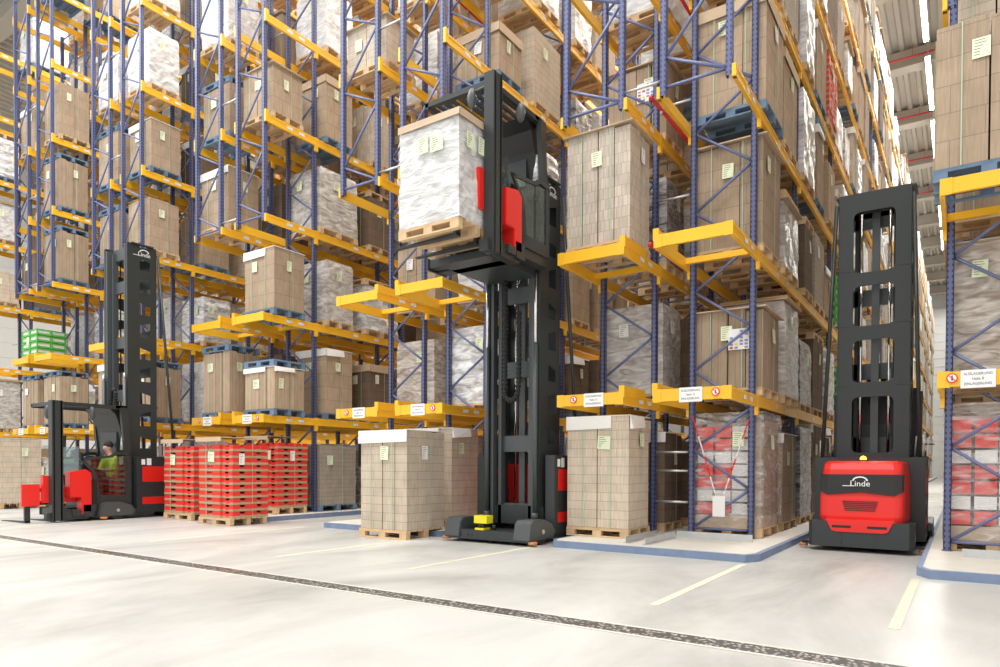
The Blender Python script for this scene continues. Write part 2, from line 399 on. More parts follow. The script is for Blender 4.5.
def beam_mesh(L, front_clip=True, sgn=1, low=False):
    def f():
        w = MB(); t = .045
        x0, x1 = (0, t) if sgn > 0 else (-t, 0)
        w.box(x0, x1, 0, L, -.165, 0)
        # rolled edges of the box section
        xo = x1 if sgn > 0 else x0
        w.box(min(xo, xo + .008 * sgn), max(xo, xo + .008 * sgn), 0, L, -.165, -.125); w.box(min(xo, xo + .008 * sgn), max(xo, xo + .008 * sgn), 0, L, -.04, 0)
        for y in ((0, L) if front_clip else (L,)):
            a, b = sorted((x0, x1 + .004 * sgn)); w.box(a - .002, b + .002, y - .042, y + .042, -.29 if y else -.165, .012 if y else (.09 if not low else 0))
        for y in (L * .38, L * .62): 
            a, b = sorted((xo + .008 * sgn, xo + .010 * sgn)); w.box(a, b, y, y + .16, -.115, -.05, 1)
        return w.mesh('beam', ['yellow', 'sticker'])
    return cached(('beam', L, front_clip, sgn, low), f)
def sign_on(rack, x, y, z, side, mid):
    s = MB().box(-.16, .16, -.012, 0, -.10, .10).build('notice_sign', 'paperw', rack, (x, y, z))
    s['label'] = 'white notice plate with three lines of print'
    for i, q in enumerate(('AUSLAGERUNG', mid, 'EINLAGERUNG')):
        text('sign_text', q, .042, 'ink', s, (0, -.0135, .055 - .055 * i), (pi / 2, 0, 0), .0006, sx=.9)
    p = MB().tube([(0, 0, 0), (0, .006, 0)], .055, 20, 0).tube([(0, -.002, 0), (0, .0, 0)], .042, 20, 1)
    p.box(-.008, .010, -.004, 0, -.026, .012, 2); p.tube([(.001, -.004, .022), (.001, 0, .022)], .009, 8, 2)
    p.bar((-.028, -.005, .028), (.028, -.005, -.028), .009, .003, 0, up=(0, 1, 0))
    p.build('prohibition_sticker', ['red', 'white', 'ink'], rack, (x + (.34 if side == 'R' else (-.24 if x < .4 else -.34)), y - .008, z + .02))
NOTE = dict(Z='Halle 24', A2='Halle 22', A='Halle 20', B='Halle 16', C='Halle 12', D='Halle 8', Z2='Halle 26')
def rack(b, r, nb):
    x0, x1 = rowx(b, r); side = 'left' if r == 'L' else 'right'
    t = thing('pallet_rack', f'tall blue and yellow pallet racking, {side} row, {BN[b]}', 'pallet rack', (x0, FY[0], 0), 'tall pallet racks')
    for i in range(nb + 1):
        y = FY[i] - FY[0]; z0 = .10 if i else 6.42; h = TOP - z0
        if i == 0: h = 9.3
        for xx in (.042, .958): put('post', post_mesh(round(h, 2)), t, (xx, y, z0))
        if i < 7: put('bracing', brace_mesh(round(h, 2), .9 if i == 0 else .62, .12), t, (0, y, z0))
    stuffm = MB()
    for l in range(1, 8):
        z = LV[l]
        for i in range(nb):
            if i == 0 and l < 3:
                L = round(FY[1] - FY[0] + .04, 3)
                put('beam', beam_mesh(L, False, 1), t, (1.0, -.04, z)); put('beam', beam_mesh(L, False, -1), t, (0, -.04, z))
                continue
            L = round(FY[i + 1] - FY[i], 3)
            if i >= 7:
                for xx in (1.0, -.045): stuffm.box(xx, xx + .045, FY[i] - FY[0], FY[i + 1] - FY[0], z - .165, z)
                continue
            for sg, xx in ((1, 1.0), (-1, 0)):
                if sg < 0 and i > 3: continue
                put('beam', beam_mesh(L, i == 0, sg, l == 3), t, (xx, FY[i] - FY[0], z))
    if stuffm.v:
        pm = MB(); yy = FY[11]
        for l in range(1, 8): stuffm.box(1.0, 1.045, FY[11] - FY[0], 84 - FY[0], LV[l] - .165, LV[l])
        while yy < 83:
            yy += 4.1
            for xx in (.042, .958): pm.box(xx - .042, xx + .042, yy - FY[0] - .04, yy - FY[0] + .04, .10, TOP)
        pm.build('post', 'blue', t, kind='stuff')
        stuffm.build('beam', 'yellow', t, kind='stuff')
    for l in (1, 2):
        w = MB().box(-.05, 1.05, -.10, -.05, LV[l] - .155, LV[l] + .015)
        for xx in (-.05, .93): w.box(xx, xx + .12, -.106, -.10, LV[l] - .165, LV[l] + .02)
        w.build('end_beam', 'yellow', t)
        if l == 2: MB().box(0, 1.0, 1.10, 1.16, LV[l] - .10, LV[l] - .01).build('cross_beam', 'yellow', t)
        xx = 1.0 if r == 'L' else -.045
        MB().box(xx, xx + .045, -.06, .75, LV[l], LV[l] + .11).box(xx - .02, xx + .065, -.10, -.06, LV[l] - .06, LV[l] + .11).build('guide_rail', 'yellow', t)
    sign_on(t, (.33 if b == 'D' else .58) if r == 'L' else .50, -.106, LV[1] - .08, r, NOTE[b]) if r == 'L' else sign_on(t, .50, -.106, LV[1] - .08, r, NOTE[b])
    if r == 'R':     # spacers tying the two rows together
        sp_ = cached('spacer', lambda: MB().tube([(-.55, 0, 0), (0, 0, 0)], .02, 8).mesh('row_spacer', 'galv'))
        for z in (.62, 1.12, 1.42, 5.5, 7.0, 9.0, 11.5, 14): put('row_spacer', sp_, t, (0, 1.35, z))
        for z in (6.65, 9.3, 12): put('row_spacer', sp_, t, (0, 0, z))
        for l in range(2, 7):
            zz = LV[l] - .02; xx = x0 - .20
            q = MB().tube([(xx, 9.5, zz), (xx, FY[min(nb, 4)], zz)], .028, 8).sphere((xx, 9.5, zz), .04)
            for yy in (9.9, 11.6, 13.3): q.tube([(xx, yy, zz - .07), (xx, yy, zz + .01)], .02, 6, 1)
            tag(q.build('sprinkler_pipe', ['red_pipe', 'galv']), f'thin red sprinkler pipe between the rows at {ORD[l]} beam level, {BN[b]}', 'pipe', 'rack sprinkler pipes')
    return t
for b in XR:
    for r in 'LR':
        if (b, r) in (('D', 'R'), ('Z2', 'L')): continue
        rack(b, r, 11 if (b == 'C' and r == 'R') else (6 if b in 'CD' else 4))
# kerb guide angles on the corner plinth
for x0, y0, x1, y1, lab in ((-3.93, 9.0, -3.93, 10.2, 'galvanised steel angle beside the cream carton pallet on the plinth'),
                            (-3.62, 8.95, -3.62, 10.1, 'short galvanised steel angle in gap between the two ground bays'),
                            (-3.62, 10.25, -2.5, 10.25, 'galvanised steel angle in front of the film wrapped crates on plinth'),
                            (.02, 10.1, 1.2, 10.1, 'galvanised steel plate in front of wrapped red crates, rightmost rack')):
    q = MB().bar((x0, y0, .15), (x1, y1, .15), .012, .10).bar((x0, y0, .105), (x1, y1, .105), .09, .01)
    tag(q.build('guide_angle', 'galv'), lab, 'steel angle', 'steel guide angles on plinths')

# ------------------------------------------------------------------ pallets
def pal_mesh(kind):
    def f():
        w = MB()
        for i in range(7): a = -.6 + i * 1.2 / 7 + .01; w.box(-.525, .525, a, a + 1.2 / 7 - .025, .122, .144)
        for y in (-.54, 0, .54): w.box(-.525, .525, y - .06, y + .06, .10, .122)
        return w.mesh('top_deck', kind)
    return cached(('pd', kind), f)
def palb(kind): return cached(('pb', kind), lambda: MB().box(-.072, .072, -.06, .06, 0, .078).mesh('spacer_block', kind))
def pals(kind): return cached(('ps', kind), lambda: MB().box(-.525, .525, -.06, .06, 0, .022).mesh('bottom_board', kind))
def palfar(kind):
    def f():
        w = MB()
        for i in range(7): a = -.6 + i * 1.2 / 7 + .01; w.box(-.525, .525, a, a + 1.2 / 7 - .025, .11, .144)
        for y in (-.54, 0, .54):
            w.box(-.525, .525, y - .06, y + .06, 0, .022)
            for x in (-.45, 0, .45): w.box(x - .072, x + .072, y - .06, y + .06, .022, .11)
        return w.mesh('pallet', kind)
    return cached(('pf', kind), f)
KP = {'w': 'wood', 'b': 'woodblue'}
def pallet(x, y, z, kind, near, label, group=None, rz=0):
    k = KP[kind]; nm = 'wooden_pallet' if kind == 'w' else 'blue_pallet'
    if not near:
        o = put(nm, palfar(k), None, (x, y, z), rz=rz); tag(o, label, 'pallet', group); return o
    t = thing(nm, label, 'pallet', (x, y, z), group, rz)
    put('top_deck', pal_mesh(k), t)
    for yy in (-.54, 0, .54):
        put('bottom_board', pals(k), t, (0, yy, 0))
        for xx in (-.453, 0, .453): put('spacer_block', palb(k), t, (xx, yy, .022))
    return t

# ------------------------------------------------------------------ loads
W, DP = 1.04, 1.16
def body_columns(mt, h, seed, nx=3, ny=3, jit=.012):
    def f():
        r = random.Random(seed); w = MB()
        for i in range(nx):
            for j in range(ny):
                x0 = -W / 2 + i * W / nx; y0 = -DP / 2 + j * DP / ny; g = .006
                dx = r.uniform(-jit, jit); dy = r.uniform(-jit, jit)
                w.box(x0 + g + dx, x0 + W / nx - g + dx, y0 + g + dy, y0 + DP / ny - g + dy, 0, h - r.choice((0, 0, .015, .03)))
        return w.mesh('cartons', mt)
    return cached(('bc', mt, h, seed, nx, ny), f)
def body_wrap(mt, h, seed, amp=.02, bulge=0.0, taper=.02):
    def f():
        r = random.Random(seed); w = MB(); n = 9; nz = max(4, int(h / .1)); ring = []
        per = []
        for i in range(n): per.append((-W / 2 + W * i / n, -DP / 2))
        for i in range(n): per.append((W / 2, -DP / 2 + DP * i / n))
        for i in range(n): per.append((W / 2 - W * i / n, DP / 2))
        for i in range(n): per.append((-W / 2, DP / 2 - DP * i / n))
        N = len(per); phs = [r.uniform(0, 6.3) for _ in range(6)]
        for k in range(nz + 1):
            z = h * k / nz; s = 1 - taper * (k / nz) ** 2
            if k == nz: s *= .97
            for i, (x, y) in enumerate(per):
                d = 1 + r.uniform(-amp, amp) * .6 + bulge * .5 * sin(z * 24 + phs[0] + .6 * sin(i * .7))
                d += amp * .5 * sin(i * .9 + z * 7 + phs[1])
                w.v.append((x * s * d, y * s * d, z))
        for k in range(nz):
            for i in range(N):
                a = k * N + i; b = k * N + (i + 1) % N; w.f.append([a, b, b + N, a + N]); w.mi.append(0); w.sm.append(False)
        w.f.append([nz * N + i for i in range(N)]); w.mi.append(0); w.sm.append(False)
        return w.mesh('wrapped_goods', mt)
    return cached(('bw', mt, h, seed, amp, bulge), f)
def paper_mesh(kind, w_, h_):
    def f():
        m = MB().box(-w_ / 2, w_ / 2, -.004, 0, -h_ / 2, h_ / 2, 0)
        r = random.Random(int(w_ * 1000))
        for i in range(6):
            z = h_ / 2 - .025 - i * h_ / 7; m.box(-w_ / 2 + .02, -w_ / 2 + .02 + (w_ - .04) * r.uniform(.25, .9), -.005, -.004, z - .0035, z + .0035, 1)
        return m.mesh('paper_label', [kind, 'ink'])
    return cached(('pl', kind, w_, h_), f)
def sticker_sheet():
    def f():
        r = random.Random(4); m = MB().box(-.2, .2, -.004, 0, -.16, .16, 0)
        for i in range(5):
            for j in range(6):
                if r.random() < .75: m.box(-.18 + i * .075, -.18 + i * .075 + .05, -.005, -.004, -.145 + j * .05, -.145 + j * .05 + .032, r.choice((1, 2, 3, 3)))
        return m.mesh('printed_sheet', ['paperw', 'red', 'yel2', 'screen2'])
    return cached('ss', f)
M['screen2'] = mat('print_violet', (.30, .28, .55), .7)
def cover(kind, h, drop, seed=0):
    def f():
        w = MB(); e = .015
        if kind == 'board':
            w.box(-W / 2 - .06, W / 2 + .06, -DP / 2 - .06, DP / 2 + .06, 0, .018); mt = 'lidk'
        elif kind == 'woodlid':
            for i in range(6): w.box(-W / 2 - .04, W / 2 + .04, -DP / 2 - .04 + i * .207, -DP / 2 + .15 + i * .207, .02, .045)
            w.box(-W / 2 - .04, W / 2 + .04, -DP / 2 - .04, -DP / 2, 0, .06); w.box(W / 2, W / 2 + .04, -DP / 2, DP / 2 + .04, 0, .06); mt = 'wood'
        else:
            w.box(-W / 2 - e, W / 2 + e, -DP / 2 - e, DP / 2 + e, 0, .012)
            a = -W / 2 - e; q = 1.0 if kind != 'whitepart' else .72
            w.quadbox([(a, -DP / 2 - e - .012, -drop), (a + (W + 2 * e) * q, -DP / 2 - e - .02, -drop * .92), (a + (W + 2 * e) * q, -DP / 2 - e, -drop * .92), (a, -DP / 2 - e, -drop),
                       (a, -DP / 2 - e - .008, .01), (a + (W + 2 * e) * q, -DP / 2 - e - .008, .01), (a + (W + 2 * e) * q, -DP / 2 - e, .01), (a, -DP / 2 - e, .01)])
            if kind == 'kraftcap': w.box(W / 2 + e, W / 2 + e + .008, -DP / 2, DP / 2, -drop, .01)
            elif seed % 2: w.quadbox([(W / 2 + e, -DP / 2, -drop), (W / 2 + e + .05, -DP / 2, -drop), (W / 2 + e + .03, DP / 2 * .3, -drop * .8), (W / 2 + e, DP / 2 * .3, -drop * .8),
                           (W / 2 + e, -DP / 2, .01), (W / 2 + e + .008, -DP / 2, .01), (W / 2 + e + .008, DP / 2 * .3, .01), (W / 2 + e, DP / 2 * .3, .01)])
            mt = 'lidk' if kind == 'kraftcap' else 'lidw'
        return w.mesh('top_cover', mt)
    return cached(('cv', kind, drop, seed % 2), f)
def strap_mesh(h, alongx):
    def f():
        w = MB(); e = .018
        if alongx:      # loop seen on front and back faces
            w.box(-.006, .006, -DP / 2 - e - .003, -DP / 2 - e, 0, h); w.box(-.006, .006, DP / 2 + e, DP / 2 + e + .003, 0, h); w.box(-.006, .006, -DP / 2 - e, DP / 2 + e, h + .014, h + .017)
        else:
            w.box(W / 2 + e, W / 2 + e + .003, -.006, .006, 0, h); w.box(-W / 2 - e - .003, -W / 2 - e, -.006, .006, 0, h); w.box(-W / 2 - e, W / 2 + e, -.006, .006, h + .014, h + .017)
        return w.mesh('strap', 'strap')
    return cached(('st', h, alongx), f)
def crate_red():
    def f():      # open fruit tray: red printed rim, kraft band below
        w = MB(); a, b, h = .345, .285, .125
        w.box(-a, a, -b, b, 0, .012, 1)
        for s in (-1, 1):
            w.box(-a, a, s * b - .006, s * b + .006, 0, .052, 1); w.box(s * a - .006, s * a + .006, -b, b, 0, .052, 1)
            w.box(-a, -a * .25, s * b - .007, s * b + .007, .045, h, 0); w.box(a * .25, a, s * b - .007, s * b + .007, .045, h, 0); w.box(-a * .25, a * .25, s * b - .007, s * b + .007, .07, .085, 0)
            w.box(s * a - .007, s * a + .007, -b, -b * .3, .045, h, 0); w.box(s * a - .007, s * a + .007, b * .3, b, .045, h, 0); w.box(s * a - .007, s * a + .007, -b * .3, b * .3, .02, .085, 0)
        w.box(-a + .02, a - .02, -b + .02, b - .02, .012, .07, 1)
        return w.mesh('tray', ['redcrate', 'tray'])
    return cached('crate', f)
LOOK = dict(kraft='brown carton stack', kraftcol='brown column carton stack', dark='dark brown carton stack', cream='cream carton stack',
            creamcol='pale tall carton bundle', grey='greyish carton stack', film_w='white film wrapped load', film_l='pale film wrapped load',
            film_b='film wrapped brown load', film_d='dark film wrapped load', film_s='silver crinkled wrapped load', green='green crate load',
            film_see='clear wrapped red crates', red='red crate stack', )
def load(x, y, z, ty, h, label, near=1, lid=None, group=None, labels=2, straps=2, pap='paper', seed=None, w=1.0, rz=0, sheet=False, drop=.17):
    seed = seed if seed is not None else rnd.randrange(5)
    nm = 'wrapped_load' if ty.startswith('film') else ('crate_stack' if ty in ('red', 'green') else 'carton_stack')
    h = round(h * 20) / 20
    t = thing(nm, label, 'pallet load', (x, y, z), group, rz)
    r = random.Random(seed * 7 + int(abs(x * 10)) + int(z * 3))
    hf = -DP / 2; sx = W / 2
    if ty in ('kraft', 'dark', 'cream', 'grey'): put('cartons', body_columns(ty, h, seed % 3, *((3, 2), (2, 2), (4, 3))[seed % 3]), t)
    elif ty in ('kraftcol', 'creamcol'): put('cartons', body_columns(ty, h, seed % 3, 4, 4), t)
    elif ty == 'green':
        me = cached(('grn', h), lambda: green_mesh(h)); put('crates', me, t); labels = 1; straps = 0
    elif ty == 'film_see':
        base = put('cartons', cached(('seeb', h), lambda: see_inner(h)), t)
        put('inner_crates', cached(('seec', h), lambda: see_crates(h)), t)
        put('film', body_wrap('film_t', h, 3, .012, 0, .0), t).scale = (1.05, 1.05, 1.02); straps = 0
    elif ty == 'red':
        n = int(h / .13); k = 0
        for i in range(n):
            for (cx, cy, rr) in ((-.17, -.285, 0), (-.17, .285, 0), (.35, -.22, pi / 2), (.35, .33, pi / 2)):
                if i >= n - 1 and cx < 0 and cy > 0: continue
                sc = (1, 1, 1) if rr == 0 else (.86, .62, 1)
                if k < 100:
                    o = put('tray', crate_red(), t, (cx + r.uniform(-.012, .012), cy + r.uniform(-.012, .012), i * .13), rz=rr); o.scale = sc; k += 1
    else:
        mt = ty; put('wrapped_goods', body_wrap(mt, h, seed, .03 if ty == 'film_w' else .018, .05 if ty == 'film_s' else 0), t); straps = 0
    if lid:
        put('top_cover', cover(lid, h, drop, seed), t, (0, 0, h + .002))
    if near or labels:
        for i in range(labels):
            k = pap if r.random() < .8 else 'paperw'; wd, hh = (.17, .22) if r.random() < .7 else (.21, .20)
            zz = min(h - .35, h * (.72 + .1 * r.random())); zz = max(zz, h * .5)
            if i % 2 == 0:
                o = put('paper_label', paper_mesh(k, wd, hh), t, (r.uniform(-.22, .25), hf - .022 - (.02 if ty.startswith('film') else 0), zz)); o.rotation_euler.y = r.uniform(-.08, .08)
            else:
                o = put('paper_label', paper_mesh(k, wd, hh), t, (sx + .026 + (.02 if ty.startswith('film') else 0), r.uniform(-.35, .1), zz), rz=pi / 2); o.rotation_euler.x = r.uniform(-.05, .05)
    if near and straps:
        for xx in (-.26, .22)[:straps]: put('strap', strap_mesh(h, True), t, (xx, 0, 0))
        put('strap', strap_mesh(h, False), t, (0, .1, 0))
    if sheet: put('printed_sheet', sticker_sheet(), t, (.22, hf - .024, h * .62))
    if w != 1: t.scale.x = w
    return t
def green_mesh(h):
    w = MB(); r = random.Random(3); n = int(h / .2)
    for i in range(n):
        for cx in (-.27, .27):
            for cy in (-.3, .3):
                z = i * .2; a, b = .25, .28; g = 0 if (i + (cx > 0)) % 3 else 1
                w.box(cx - a, cx + a, cy - b, cy + b, z, z + .06, 0); w.box(cx - a, cx + a, cy - b, cy + b, z + .15, z + .18, 0)
                for s in (-1, 1):
                    for q in (-1, 1): w.box(cx + s * a - .02, cx + s * a + .02, cy + q * b - .02, cy + q * b + .02, z, z + .18, 0)
                w.box(cx - a + .03, cx + a - .03, cy - b + .03, cy + b - .03, z + .06, z + .15, 1)
    return w.mesh('crates', ['green', 'white'])
def see_inner(h):
    w = MB().box(-.50, .50, -.56, .56, 0, .18, 0).box(.30, .50, -.56, .56, .18, h - .1, 1).box(-.5, .3, 0, .56, .18, h - .1, 2)
    return w.mesh('cartons', ['lidk', 'kraft', 'white'])
def see_crates(h):
    w = MB(); z = .2; i = 0
    while z + .16 < h - .05:
        for cx in (-.36, -.08, .18): w.box(cx - .12, cx + .12, -.54, -.02, z, z + .17, (0, 1, 0)[(i + int(cx * 10)) % 3] if cx < .1 else 1)
        z += .2; i += 1
    return w.mesh('inner_crates', ['redcrate', 'white'])

# explicit cells read off the photograph: (rack, row, level, slot): (type, height, lid, pallet colour, pallet on top, extras)
X = {}
def S(b, r, l, s, ty=None, h=1.2, lid=None, pal='w', top=None, **k): X[(b, r, l, s)] = None if ty is None else (ty, h, lid, pal, top, k)
# rack C (beside right truck)
for l in (0, 1, 2, 3, 4, 5, 6, 7): S('C', 'R', l, 'P')
for l in (1, 3, 4, 5): S('C', 'L', l, 'P')
S('C', 'R', 0, '1a', 'film_see', 1.75); S('C', 'R', 0, '1b', 'kraft', 1.5, 'white'); S('C', 'R', 0, '2a', 'film_d', 1.7); S('C', 'R', 0, '2b', 'dark', 1.8, 'white'); S('C', 'R', 0, '2c', 'dark', 1.8, 'white', pap='paperw')
S('C', 'R', 1, '1a', 'kraftcol', 1.2, 'board', sheet=True); S('C', 'R', 1, '1b', 'film_l', 1.6, 'woodlid'); S('C', 'R', 1, '2a', 'film_d', 1.2); S('C', 'R', 1, '2b', 'dark', 1.4, None, 'w', 'w'); S('C', 'R', 1, '2c', 'film_s', 1.4)
S('C', 'R', 1, '3a', 'green', 1.4); S('C', 'R', 2, '3a', 'green', 1.4)
S('C', 'R', 2, '1a', 'kraft', 1.6, 'board'); S('C', 'R', 2, '1b', 'film_l', 1.1, 'board', top='w'); S('C', 'R', 2, '2a', 'dark', 1.2, None, 'w', 'w'); S('C', 'R', 2, '2b', 'grey', 1.4); 
S('C', 'R', 3, '1a', 'kraft', 1.6, 'kraftcap', 'b'); S('C', 'R', 3, '1b', 'kraft', 1.5, 'kraftcap'); S('C', 'R', 3, '2a', 'film_w', 1.6); S('C', 'R', 3, '2b', 'kraft', 1.5, 'white', 'b', 'b')
S('C', 'R', 4, '1a', 'film_l', 1.6); S('C', 'R', 4, '1b', 'grey', 1.6); S('C', 'R', 4, '2a', 'film_w', 1.7); S('C', 'R', 4, '2b', 'kraft', 1.4, 'white', 'b')
S('C', 'R', 5, '2b', 'film_w', 1.6); S('C', 'R', 4, '2c', 'red', 1.5)
S('C', 'L', 0, 'P', 'cream', 1.7, 'whitepart', drop=.2); S('C', 'L', 0, '1a', 'dark', 1.5, 'white'); S('C', 'L', 0, '1b', 'dark', 1.4)
S('C', 'L', 1, '1a', 'film_l', 1.5); S('C', 'L', 1, '1b', 'dark', 1.5); S('C', 'L', 2, 'P', 'creamcol', 1.7, 'board'); S('C', 'L', 2, '1a', 'film_d', 1.4)
S('C', 'L', 3, '1a', 'kraftcol', 1.2, 'board', 'w', sheet=True); S('C', 'L', 3, '1b', 'cream', .8); S('C', 'L', 4, '1a', 'film_w', 1.6); S('C', 'L', 4, '1b', 'film_w', 1.5)
# rack B (behind middle truck)
for l in (1, 2, 3, 4, 5, 6): S('B', 'R', l, 'P')
for l in (0, 1, 2, 3): S('B', 'L', l, 'P')
S('B', 'R', 0, 'P', 'cream', 1.6, 'whitepart'); S('B', 'R', 0, '1a', 'film_see', .9); S('B', 'R', 0, '1b', 'film_l', 1.4)
S('B', 'L', 1, '1a', 'film_b', 1.4, sheet=False); S('B', 'R', 1, '1a', 'film_s', 1.5); S('B', 'L', 2, '1a', 'kraft', 1.2, pap='paperw'); S('B', 'R', 2, '1a', 'film_w', 1.3)
S('B', 'L', 3, '1a', 'film_w', 1.4); S('B', 'R', 3, '1a', 'film_l', 1.0); S('B', 'R', 3, '1b', 'film_s', 1.2)
S('B', 'R', 4, '1a', 'kraft', .9, 'kraftcap', 'b'); S('B', 'R', 4, '1b', 'cream', 1.5); S('B', 'R', 4, '2a', 'film_d', .8); S('B', 'R', 4, '2b', 'film_l', 1.0)
S('B', 'L', 4, 'P', 'cream', .8, 'board'); S('B', 'L', 4, '1a', 'film_l', 1.3); S('B', 'R', 5, '1b', 'film_w', 1.5); S('B', 'R', 5, '2a', 'film_w', 1.4); S('B', 'R', 5, '2b', 'cream', 1.0)
S('B', 'R', 1, '2a', 'dark', 1.3, 'white', 'b'); S('B', 'R', 1, '2b', 'dark', 1.4); S('B', 'R', 1, '2c', 'dark', 1.4, None, 'b'); S('B', 'R', 2, '2a', 'kraft', 1.5); S('B', 'R', 2, '2b', 'kraft', 1.5)
# rack A (behind red crates)
for l in (0, 3, 5): S('A', 'R', l, 'P')
for l in (0, 2): S('A', 'L', l, 'P')
S('A', 'R', 0, '1a', 'grey', 1.4, None, 'b'); S('A', 'R', 0, '1b', 'film_d', .9)
S('A', 'L', 1, 'P', 'kraftcol', 1.4, None, 'b', 'b'); S('A', 'R', 1, 'P', 'kraftcol', .9, 'whitepart', 'b', 'b', drop=.1)
S('A', 'R', 1, '1a', 'kraft', 1.5, 'white', 'b'); S('A', 'R', 1, '1b', 'dark', 1.3, 'kraftcap')
S('A', 'R', 2, 'P', 'kraft', 1.3, 'whitepart', 'b'); S('A', 'R', 2, '1a', 'film_l', 1.4); S('A', 'R', 2, '1b', 'film_s', 1.1, None, 'w', 'w')
S('A', 'L', 3, 'P', 'kraft', 1.3, 'white'); S('A', 'L', 3, '1a', 'dark', 1.4); S('A', 'R', 3, '1a', 'film_l', 1.4); S('A', 'R', 3, '1b', 'dark', 1.2, None, 'w', 'w')
S('A', 'R', 4, 'P', 'kraft', 1.0, 'board'); S('A', 'L', 4, 'P', 'kraft', 1.1, None, 'b', 'b'); S('A', 'R', 4, '1a', 'kraft', 1.4, 'kraftcap', 'b'); S('A', 'R', 4, '1b', 'creamcol', 1.4)
S('A', 'L', 5, 'P', 'film_w', 1.4); S('A', 'R', 5, '1a', 'film_w', 1.4); S('A', 'R', 5, '1b', 'kraft', 1.0, 'kraftcap')
# rack A2
for l in (0, 2): S('A2', 'R', l, 'P'); S('A2', 'L', l, 'P')
S('A2', 'R', 1, 'P', 'kraftcol', 1.3, None, 'b', 'b'); S('A2', 'R', 2, '1a', 'film_s', 1.2); S('A2', 'R', 2, '1b', 'film_b', 1.2)
S('A2', 'R', 3, 'P', 'kraft', 1.3); S('A2', 'R', 3, '1a', 'kraft', 1.3, None, 'b'); S('A2', 'L', 3, 'P', 'kraftcol', 1.3, None, 'b', 'b')
S('A2', 'R', 4, 'P', 'kraft', 1.2, 'whitepart', 'b'); S('A2', 'L', 4, 'P', 'kraft', 1.3, None, 'b', 'b'); S('A2', 'R', 5, 'P', 'film_w', 1.4); S('A2', 'L', 5, 'P', 'film_w', 1.2); S('A2', 'R', 6, 'P', 'film_w', 1.4)
# rack Z
S('Z', 'R', 0, 'P'); S('Z', 'L', 0, 'P', 'kraft', 1.4)
S('Z', 'L', 1, 'P', 'kraftcol', 1.4, None, 'b', 'b'); S('Z', 'R', 1, 'P', 'kraftcol', 1.4, None, 'b', 'b'); S('Z', 'L', 2, 'P', 'green', .8); S('Z', 'R', 2, 'P')
S('Z', 'R', 3, 'P', 'kraftcol', 1.4, None, 'b', 'b'); S('Z', 'R', 4, 'P', 'kraftcol', 1.4, None, 'b', 'b'); S('Z', 'R', 5, 'P', 'kraft', 1.5); S('Z', 'R', 6, 'P')
# rack D
for l in (0, 1, 3, 4, 5, 6, 7): S('D', 'L', l, 'P')
S('D', 'L', 0, '1a', 'film_see', 1.75); S('D', 'L', 1, '1a', 'film_b', 1.7, 'board'); S('D', 'L', 2, 'P', 'kraft', 1.6, None, 'b', dx=-.10, dyo=-.22); S('D', 'L', 2, '1a', 'kraft', 1.6)

